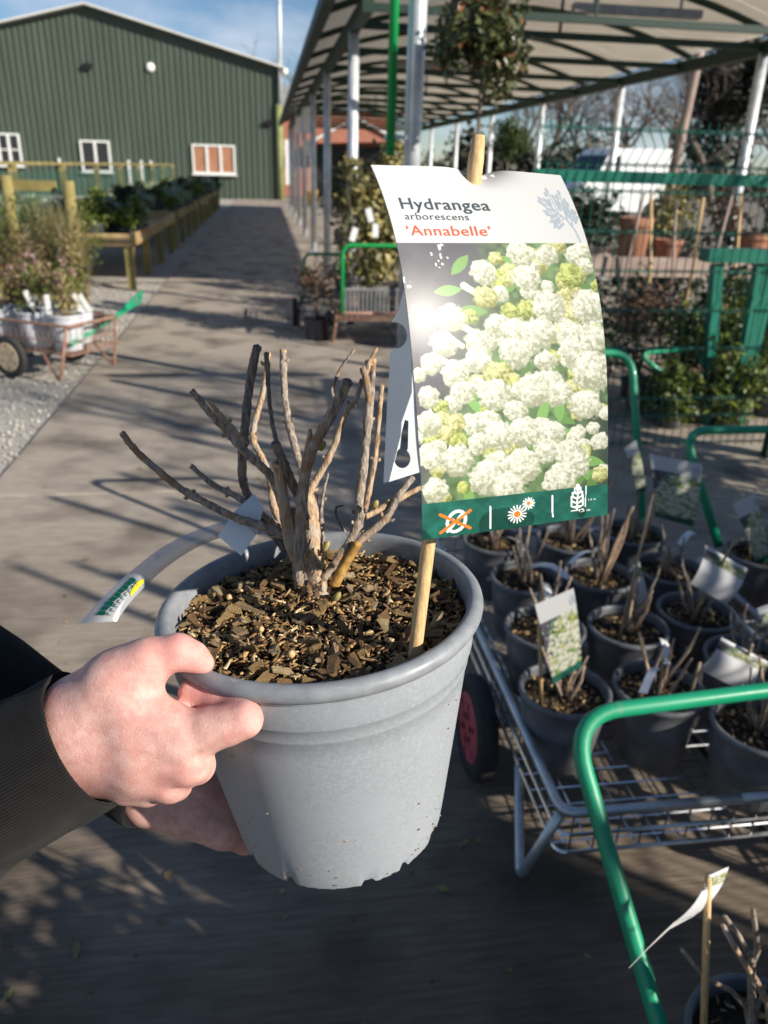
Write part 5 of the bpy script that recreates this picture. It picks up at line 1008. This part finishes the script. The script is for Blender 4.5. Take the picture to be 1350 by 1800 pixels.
# ---- cane and big label
CT, CB = (842,238), (727,1167); cdep = lambda y: np.interp(y, [238,1167], [.424,.4945])
def cane_mesh():
    ys = np.linspace(238, 1180, 24); b = MB(); pts = [P(842+(727-842)*(y-238)/(1167-238), y, cdep(y)) for y in ys]; rad = [(.0039 if i == 0 else .0043)*(1 if i else .85) for i in range(len(ys))]
    b.tube(pts, rad, 16); obj('cane', b, M['cane'], HP, True)
cane_mesh()
_vl = [0,.205,.47,.71,1]; _cl = [np.polyfit(_vl, q, 4) for q in ([652,697,722,735,742],[290,427,600,760,950])]; _vr = [0,.2,.44,.65,1]; _crr = [np.polyfit(_vr, q, 4) for q in ([985,1032,1060,1068,1068],[308,425,570,700,905])]
_off = np.polyfit([0,.05,.14,.3,.5,.7,.85,1], [-.0035,-.0060,-.0090,-.0145,-.021,-.026,-.027,-.024], 4)
def tagS(U, W):
    lx, ly = np.polyval(_cl[0], W), np.polyval(_cl[1], W); rx, ry = np.polyval(_crr[0], W), np.polyval(_crr[1], W); x = lx+(rx-lx)*U; y = ly+(ry-ly)*U
    y = y + (4*np.sin(U*6.283*.5)*-1+13*np.exp(-((U-.555)/.085)**2))*np.clip(1-W/.07, 0, 1)**1.5
    dep = .0125*np.exp(-(W/.030)**2)*np.exp(-((U-.555)/.13)**2)+np.interp(y, [238,1167], [.424,.4945])+np.polyval(_off, W)-.020*(U-.56)**2+.032*(U-.56)
    d = _R[None]*((x-CX)/FPX)[...,None]-_U[None]*((y-CY)/FPX)[...,None]+_F; return EYEP+d*dep[...,None]
IMG = draw_label(330, 620)
LB_, p2, nn = sheet('photo_label', tagS, IMG, M['label'], HP); LB_['label'] = 'large glossy printed label with white hydrangea photograph'
sgn = 1 if np.mean(np.sum(nn*(EYEP-p2), -1)) > 0 else -1
b = MB(); b.grid(p2-nn*sgn*.0006); obj('label_back', b, M['card'], LB_, True)
def lettering(txt, u0, u1, vb, m, name='lettering', bold=.0):
    cu = bpy.data.curves.new('t', 'FONT'); cu.body = txt; cu.size = 1; cu.resolution_u = 4; cu.offset = bold; cu.space_character = 1.06
    to = bpy.data.objects.new('t', cu); C.objects.link(to); dg = bpy.context.evaluated_depsgraph_get(); me = bpy.data.meshes.new_from_object(to.evaluated_get(dg)); bpy.data.objects.remove(to)
    bm = bmesh.new(); bm.from_mesh(me); bmesh.ops.triangulate(bm, faces=bm.faces[:])
    bmesh.ops.subdivide_edges(bm, edges=[e for e in bm.edges if e.calc_length() > .25], cuts=2); co = np.array([q.co[:] for q in bm.verts]); bm.verts.index_update(); fs = [tuple(q.index for q in f_.verts) for f_ in bm.faces]; bm.free()
    x0, x1 = co[:,0].min(), co[:,0].max(); s = (u1-u0)/(x1-x0); U = u0+(co[:,0]-x0)*s; W = vb-co[:,1]*s/1.9*.78
    p = tagS(U, W); e = 2e-3; n_ = np.cross(tagS(U, W+e)-tagS(U, W-e), tagS(U+e, W)-tagS(U-e, W)); n_ /= np.linalg.norm(n_, axis=-1, keepdims=True)
    sg = np.sign(np.sum(n_*(EYEP-p), -1, keepdims=True)); p = p+n_*sg*.00022
    q = MB(); q.add(p, fs); o = obj(name, q, M[m], LB_); return o
lettering('Hydrangea', .075, .545, .113, 'text', bold=.012); lettering('arborescens', .078, .415, .1415, 'text'); lettering('\u2018Annabelle\u2019', .068, .512, .1845, 'red', bold=.006)
M['wp'] = mat('white_print', (.85,.85,.85), rough=.4)
lettering('1,5 m', .845, .905, .978, 'wp', bold=.02); lettering('1,5 m', .895, .935, .945, 'wp', bold=.02)
# ---- folded white leaf of the label, with key hole and round notch
def leaf_card(outer, holes, dep, name, m, parent, dz=.0005):
    cu = bpy.data.curves.new('c', 'CURVE'); cu.dimensions = '2D'; cu.fill_mode = 'BOTH'
    for poly in [outer]+holes:
        s = cu.splines.new('POLY'); s.points.add(len(poly)-1); s.use_cyclic_u = True
        for q, (x, y) in zip(s.points, poly): q.co = (x/100, y/100, 0, 1)
    to = bpy.data.objects.new('c', cu); C.objects.link(to); dg = bpy.context.evaluated_depsgraph_get(); me = bpy.data.meshes.new_from_object(to.evaluated_get(dg)); bpy.data.objects.remove(to)
    co = np.array([q.co[:] for q in me.vertices])*100; fs = [tuple(q.vertices) for q in me.polygons]; b = MB(); b.add([P(x, y, dep(x, y)) for x, y, _ in co], fs); b.add([P(x, y, dep(x, y)+dz) for x, y, _ in co], fs); return obj(name, b, m, parent)
notch = [(692+24*math.cos(a), 590+24*math.sin(a)) for a in np.linspace(R(-100), R(95), 14)]
key = [(712,738),(718,740),(717,788)]+[(707+14.5*math.cos(a), 806+17*math.sin(a)) for a in np.linspace(R(-55), R(235), 16)]+[(703,788),(706,742)]
def edge_dep(y): return float(np.interp(y, [480,600,700,830], [cdep(480)+float(np.polyval(_off,.29))-.0242,cdep(600)+float(np.polyval(_off,.47))-.0242,cdep(700)+float(np.polyval(_off,.62))-.0242,cdep(830)+float(np.polyval(_off,.82))-.0242]))
fold_x = lambda y: 729-(y-670)*(729-684)/(849-670)
fl_ = leaf_card([(724,600),(731,680),(737,760),(741,829),(684,847),(706,760),(724,690)], [key], lambda x, y: edge_dep(y)+.0004, 'folded_label_leaf', M['card'], LB_)
leaf_card([(716,487),(723,600),(723.5,690),(705.5,760),(683.5,847),(674,849),(680,720),(686,620)]+[(x, y) for x, y in reversed(notch)]+[(700,545)], [], lambda x, y: edge_dep(y)+.0004+.0010*max(0, fold_x(min(max(y,600),849))-x), 'folded_label_leaf', M['card'], LB_)
# ---- clear strap label with printed end and white loop label on the stem
up = [(452,912),(400,916),(340,934),(285,962),(235,1000),(188,1042),(139,1096)]; lo_ = [(460,940),(410,940),(355,958),(305,988),(262,1024),(228,1060),(205,1092)]
Au = catmull([(*q, .60-.008*i) for i, q in enumerate(up)], 6); Al = catmull([(*q, .60-.008*i-.004) for i, q in enumerate(lo_)], 6)
def stripS(s, w_):
    i = s*(len(Au)-1); a = np.array([np.interp(i, range(len(Au)), Au[:,k]) for k in range(3)]); c = np.array([np.interp(i, range(len(Al)), Al[:,k]) for k in range(3)]); q = a+(c-a)*w_; return P(q[0], q[1], q[2]-.006*4*w_*(1-w_))
b = MB(); b.grid([[stripS(s, w_) for w_ in np.linspace(0,1,7)] for s in np.linspace(0,1,44)]); st_ = obj('strap_label', b, M['film'], HP, True)
def patch(poly, m, name):
    b = MB(); d = (EYEP-stripS(.8,.5))*.0016; b.add([stripS(*q)+d for q in poly], [tuple(range(len(poly)))]); obj(name, b, M[m], st_)
rg = random.Random(4)
for i in range(9):
    s0 = .70+.027*i; k = .024; patch([(s0,.26),(s0+k,.26),(s0+k,.52-.06*(i % 2)),(s0,.50)], 'green_print', 'print_mark'); patch([(s0+.004,.56),(s0+k-.004,.56),(s0+k-.004,.60),(s0+.004,.60)], 'green_print', 'print_mark'); patch([(s0+k-.006,.60),(s0+k-.002,.60),(s0+k-.002,.72),(s0+k-.006,.72)], 'green_print', 'print_mark')
patch([(.67,.72),(.69,.60),(.73,.60),(.78,.74),(.79,.84),(.74,.86),(.69,.84)], 'yellow_print', 'leaf_print')
b = MB()
for Q, dd in (([(383,942),(424,977),(450,940),(411,902)],(.572,.566,.572,.578)), ([(404,906),(446,868),(463,892),(452,938)],(.582,.590,.592,.574))):
    p = [P(x, y, d) for (x, y), d in zip(Q, dd)]; mid = sum(p)/4-_F*.004; A = [[p[0], (p[0]+p[3])/2, p[3]], [(p[0]+p[1])/2, mid, (p[2]+p[3])/2], [p[1], (p[1]+p[2])/2, p[2]]]; b.grid(A); b.grid([[q+_F*.0006 for q in r_] for r_ in A])
obj('loop_label', b, M['card'], HP, True)
# ================================================================== THE PERSON'S HANDS AND SLEEVES
def surface_nets(D, org, h):
    S = D < 0; nx, ny, nz = D.shape; cs = np.zeros((nx-1,ny-1,nz-1,3)); cn = np.zeros((nx-1,ny-1,nz-1)); corners = [(i,j,k) for i in (0,1) for j in (0,1) for k in (0,1)]
    sl_ = lambda A, o: A[o[0]:nx-1+o[0], o[1]:ny-1+o[1], o[2]:nz-1+o[2]]
    for o in corners:
        for ax in range(3):
            if o[ax] == 0:
                o2 = list(o); o2[ax] = 1; a, b_ = sl_(D, o), sl_(D, o2); x = (a < 0) != (b_ < 0); t = np.where(x, a/(a-b_+1e-12), 0)
                for q in range(3): cs[..., q] += np.where(x, o[q]+(t if q == ax else 0), 0)
                cn += x
    act = cn > 0; idx = -np.ones(cn.shape, int); idx[act] = np.arange(act.sum()); ijk = np.argwhere(act); vs = org+(ijk+cs[act]/cn[act][:,None])*h; F_ = []
    for ax in range(3):
        a = np.take(S, range(0, S.shape[ax]-1), ax); b_ = np.take(S, range(1, S.shape[ax]), ax); e = np.argwhere(a != b_); u1, u2 = (ax+1) % 3, (ax+2) % 3
        ok = (e[:,u1] > 0) & (e[:,u2] > 0) & (e[:,u1] < D.shape[u1]-1) & (e[:,u2] < D.shape[u2]-1); e = e[ok]; fl = a[tuple(e.T)]; q = []
        for d1, d2 in ((0,0),(1,0),(1,1),(0,1)):
            c = e.copy(); c[:,u1] -= d1; c[:,u2] -= d2; q.append(idx[tuple(c.T)])
        q = np.stack(q, 1); q[~fl] = q[~fl][:, ::-1]; F_.append(q)
    return vs, np.concatenate(F_)
def rc_(p, a, b_, ra, rb):
    a = a.astype(np.float32); d = (b_-a).astype(np.float32); q = p-a; dd = np.float32(d@d+1e-12); t = np.clip((q@d)/dd, 0, 1); qq = np.einsum('...i,...i', q, q); return np.sqrt(np.maximum(qq-2*t*(q@d)+t*t*dd, 1e-14))-(np.float32(ra)+np.float32(rb-ra)*t)
def smin(a, b_, k): hh = np.clip(.5+.5*(b_-a)/k, 0, 1); return b_*(1-hh)+a*hh-k*hh*(1-hh)
def chain(p, pts, k=.004):
    D = None
    for (a, ra), (b_, rb) in zip(pts[:-1], pts[1:]):
        d = rc_(p, a, b_, ra, rb); D = d if D is None else smin(D, d, k)
    return D
def hand_mesh(groups, creases, h=.0013):
    allp = np.array([a for g_, k in groups for ch in g_ for a, r_ in ch]); lo, hi = allp.min(0)-.03, allp.max(0)+.03; n = np.ceil((hi-lo)/h).astype(int); ax = [lo[i]+np.arange(n[i])*h for i in range(3)]
    p = np.stack(np.meshgrid(*ax, indexing='ij'), -1).astype(np.float32); D = None
    for g_, k in groups:
        d = None
        for ch in g_: c = chain(p, ch); d = c if d is None else smin(d, c, (.013 if k == -.0075 else .0075) if k < 0 else .0022)
        D = d if D is None else smin(D, d, abs(k))
    for (a, b_, r_, dep) in creases:
        c = rc_(p, a, b_, 0, 0); D = D+dep*np.exp(-(c/r_)**2)
    return surface_nets(D, lo, h)
def J(x, y, d, r_): return (P(x, y, d), r_)
RH = [ # right hand, back towards the camera
 ([[J(60,1345,.475,.0255), J(145,1290,.470,.0255)], [J(140,1262,.466,.0175), J(235,1273,.458,.0155), J(318,1296,.452,.0125)], [J(150,1297,.466,.0175), J(250,1318,.456,.0160), J(328,1338,.455,.0132)], [J(160,1330,.470,.0160), J(240,1354,.463,.0148), J(296,1376,.463,.0110)], [J(165,1354,.478,.0140), J(225,1378,.474,.0115), J(258,1388,.474,.0090)], [J(135,1240,.470,.0175), J(205,1200,.462,.0165), J(222,1190,.460,.0150)], [J(190,1222,.462,.0165), J(236,1238,.458,.0142), J(288,1268,.4545,.0115)], [J(218,1190,.460,.0148), J(250,1168,.458,.0120)]], -.0075),
 ([[J(200,1200,.462,0.0142), J(268,1158,.4565,0.0118), J(313,1146,.457,0.0103), J(340,1155,.461,0.0085), J(358,1166,.465,0.0065)]], .008),
 ([[J(250,1285,.457,0.0123), J(328,1294,.4535,0.0129), J(370,1282,.451,0.0123), J(402,1274,.449,0.0111), J(430,1265,.4475,0.0099), J(425,1250,.457,0.0095), J(385,1231,.468,0.0089), J(336,1217,.474,0.0080)]], .008),
 ([[J(335,1338,.457,0.0127), J(345,1345,.478,0.0110), J(325,1318,.492,0.0093)], [J(300,1376,.464,0.0104), J(308,1378,.486,0.0099), J(290,1345,.50,0.0085)], [J(260,1388,.474,0.0085), J(265,1390,.494,0.0080), J(250,1360,.506,0.0076)]], .006),
]
RC = [(P(326,1284,.4385), P(344,1316,.438), .0010, .0006), (P(336,1280,.438), P(352,1310,.4375), .0010, .0006), (P(346,1276,.4375), P(360,1304,.437), .0009, .0004), (P(300,1345,.4415), P(345,1325,.4415), .0022, .0008), (P(255,1368,.4495), P(318,1356,.4455), .0022, .0008), (P(316,1112,.4465), P(327,1140,.4468), .0009, .0009), (P(309,1111,.446), P(317,1132,.446), .0008, .0006), (P(262,1210,.4435), P(280,1203,.446), .0010, .0008), (P(258,1222,.443), P(284,1218,.4445), .0009, .0006), (P(262,1236,.4425), P(290,1236,.443), .0009, .0004), (P(190,1262,.4445), P(322,1293,.4375), .0030, -.0005), (P(200,1300,.4425), P(325,1335,.4395), .0030, -.0004), (P(215,1335,.446), P(292,1370,.449), .0028, -.0004), (P(215,1290,.443), P(285,1240,.447), .0018, -.0003),
 (P(318,1286,.4375), P(330,1312,.437), .0014, .0003), (P(328,1282,.437), P(340,1306,.4365), .0014, .0003), (P(306,1110,.4455), P(334,1146,.4475), .0010, .0006), (P(298,1112,.4455), P(318,1136,.445), .0009, .0005),
 (P(300,1120,.444), P(325,1134,.445), .0012, .0006), (P(322,1118,.446), P(332,1140,.447), .0010, .0005), (P(268,1205,.447), P(283,1215,.440), .0016, .0010), (P(265,1222,.444), P(285,1228,.438), .0012, .0006), (P(290,1240,.439), P(305,1262,.436), .0014, .0005), (P(300,1390,.452), P(345,1375,.452), .0022, .0012), (P(262,1398,.462), P(312,1388,.456), .0018, .0010)]
LH = [ # left hand, palm towards the camera, under the far side
 ([[J(180,1350,0.630,.024), J(262,1398,0.617,.0215)], [J(258,1392,0.617,.0195), J(335,1378,0.617,.0185), J(400,1340,0.643,.0150)], [J(262,1405,0.615,.0185), J(335,1412,0.613,.0180), J(398,1412,0.631,.0150)], [J(262,1412,0.613,.0150), J(330,1438,0.609,.0150), J(392,1462,0.619,.0135)]], -.0076),
 ([[J(392,1462,0.619,.0130), J(432,1478,0.643,.0105), J(470,1460,0.680,.0090), J(515,1440,0.715,.0075)], [J(398,1425,0.631,.0130), J(430,1410,0.675,.0110), J(470,1390,0.715,.0095), J(520,1370,0.730,.008)], [J(398,1380,0.637,.0130), J(420,1350,0.680,.0110), J(460,1330,0.715,.0095), J(510,1310,0.725,.008)], [J(395,1345,0.641,.0130), J(410,1300,0.677,.0110), J(450,1275,0.710,.0095), J(500,1260,0.725,.008)], [J(300,1380,0.615,.018), J(335,1318,0.610,.0140), J(350,1270,0.617,.0110), J(352,1240,0.625,.009)]], .005),
]
LC = [(P(290,1450,0.590), P(345,1395,0.593), .0022, .0013), (P(335,1395,0.594), P(385,1430,0.610), .0018, .0010), (P(310,1435,0.591), P(360,1455,0.597), .0018, .0008)]
bp_ = P(-300, 1500, .6); PER = thing('person', 'person in dark charcoal sweatshirt holding the grey pot with both hands', 'person', (bp_[0], bp_[1], 0))
v1, f1 = hand_mesh(RH, RC); v2, f2 = hand_mesh(LH, LC, .0019)
body = npmesh('hands', np.concatenate([v1, v2]), np.concatenate([f1, f2+len(v1)]), M['skin'], PER, True)
def relax(o, it=5):
    bm = bmesh.new(); bm.from_mesh(o.data)
    for _ in range(it): bmesh.ops.smooth_vert(bm, verts=bm.verts, factor=.5, use_axis_x=True, use_axis_y=True, use_axis_z=True)
    bmesh.ops.recalc_face_normals(bm, faces=bm.faces[:]); bm.to_mesh(o.data); bm.free(); o.data.polygons.foreach_set('use_smooth', [True]*len(o.data.polygons))
relax(body)
def sleeve(secs, m, seed, name='sleeve', n=72):
    """secs: (centre, half axis A, half axis B) from the cuff edge outwards"""
    rg = random.Random(seed); rings = []
    ph1 = [rg.random()*6.28 for _ in range(6)]
    for i, (c, A, B) in enumerate(secs):
        rr = []
        for k in range(n):
            a = 2*math.pi*k/n; wv = 1+(.030*math.sin(3*a+ph1[0]+i*.55)+.022*math.sin(5*a+ph1[1]-i*.9)+.010*math.sin(9*a+ph1[2]+i*1.7))*min(1, max(0, i-2)/4)
            rr.append(c+(A*math.cos(a)+B*math.sin(a))*wv)
        rings.append(rr)
    b = MB(); m_ = len(rings); b.add([p for r_ in rings for p in r_], [(i*n+k, i*n+(k+1) % n, (i+1)*n+(k+1) % n, (i+1)*n+k) for i in range(m_-1) for k in range(n)])
    o = obj(name, b, M[m], PER, True); uv = o.data.uv_layers.new(name='UVMap'); ln = [0.]
    for i in range(1, m_): ln.append(ln[-1]+float(np.linalg.norm(secs[i][0]-secs[i-1][0])))
    for pl in o.data.polygons:
        for li in pl.loop_indices:
            vi = o.data.loops[li].vertex_index; i, k = divmod(vi, n); u_ = k/n
            if u_ < 1e-6 and any(o.data.loops[q].vertex_index % n == n-1 for q in pl.loop_indices): u_ = 1.0
            uv.data[li].uv = (u_, ln[i]*18)
    return o
def build_sleeves():
    e0, e1_ = P(97,1181,.472), P(211,1412,.472); A = (e1_-e0)/2; c = (e0+e1_)/2; ax = unit(P(0,1387,.478)-P(153,1297,.472)); A = A-ax*np.dot(A, ax)*.35; B = unit(np.cross(ax, A))*.036
    S = [(c+ax*.012, A*.80, B*.84), (c+ax*.001, A*.93, B*.93), (c-ax*.001, A*.985, B*.985), (c+ax*.0015, A*1.0, B*1.0)]
    for s in np.arange(.01, .085, .0125): S.append((c+ax*s, A*(1+.35*s), B*(1+.5*s)))
    for s, k in ((.09,1.05),(.10,1.1),(.13,1.16),(.18,1.2),(.26,1.28),(.36,1.4)): S.append((c+ax*s, A*k, B*k*1.1))
    sleeve(S, 'knit', 1)
    c = P(266,1396,.606); ax = unit(P(40,1250,.67)-c); A = unit(np.cross(ax, _F))*.0270; B = unit(np.cross(ax, A))*.0270
    S = [(c+ax*.01, A*.8, B*.8), (c, A*.95, B*.95), (c+ax*.002, A*1.05, B*1.05)]
    for s in np.arange(.01, .08, .0125): S.append((c+ax*s, A*(1.08+2.2*s), B*(1.08+2.2*s)))
    for s, k in ((.10,1.42),(.14,1.6),(.2,1.8),(.3,2.0),(.4,2.2)): S.append((c+ax*s, A*k, B*k))
    sleeve(S, 'knitb', 2)
build_sleeves()
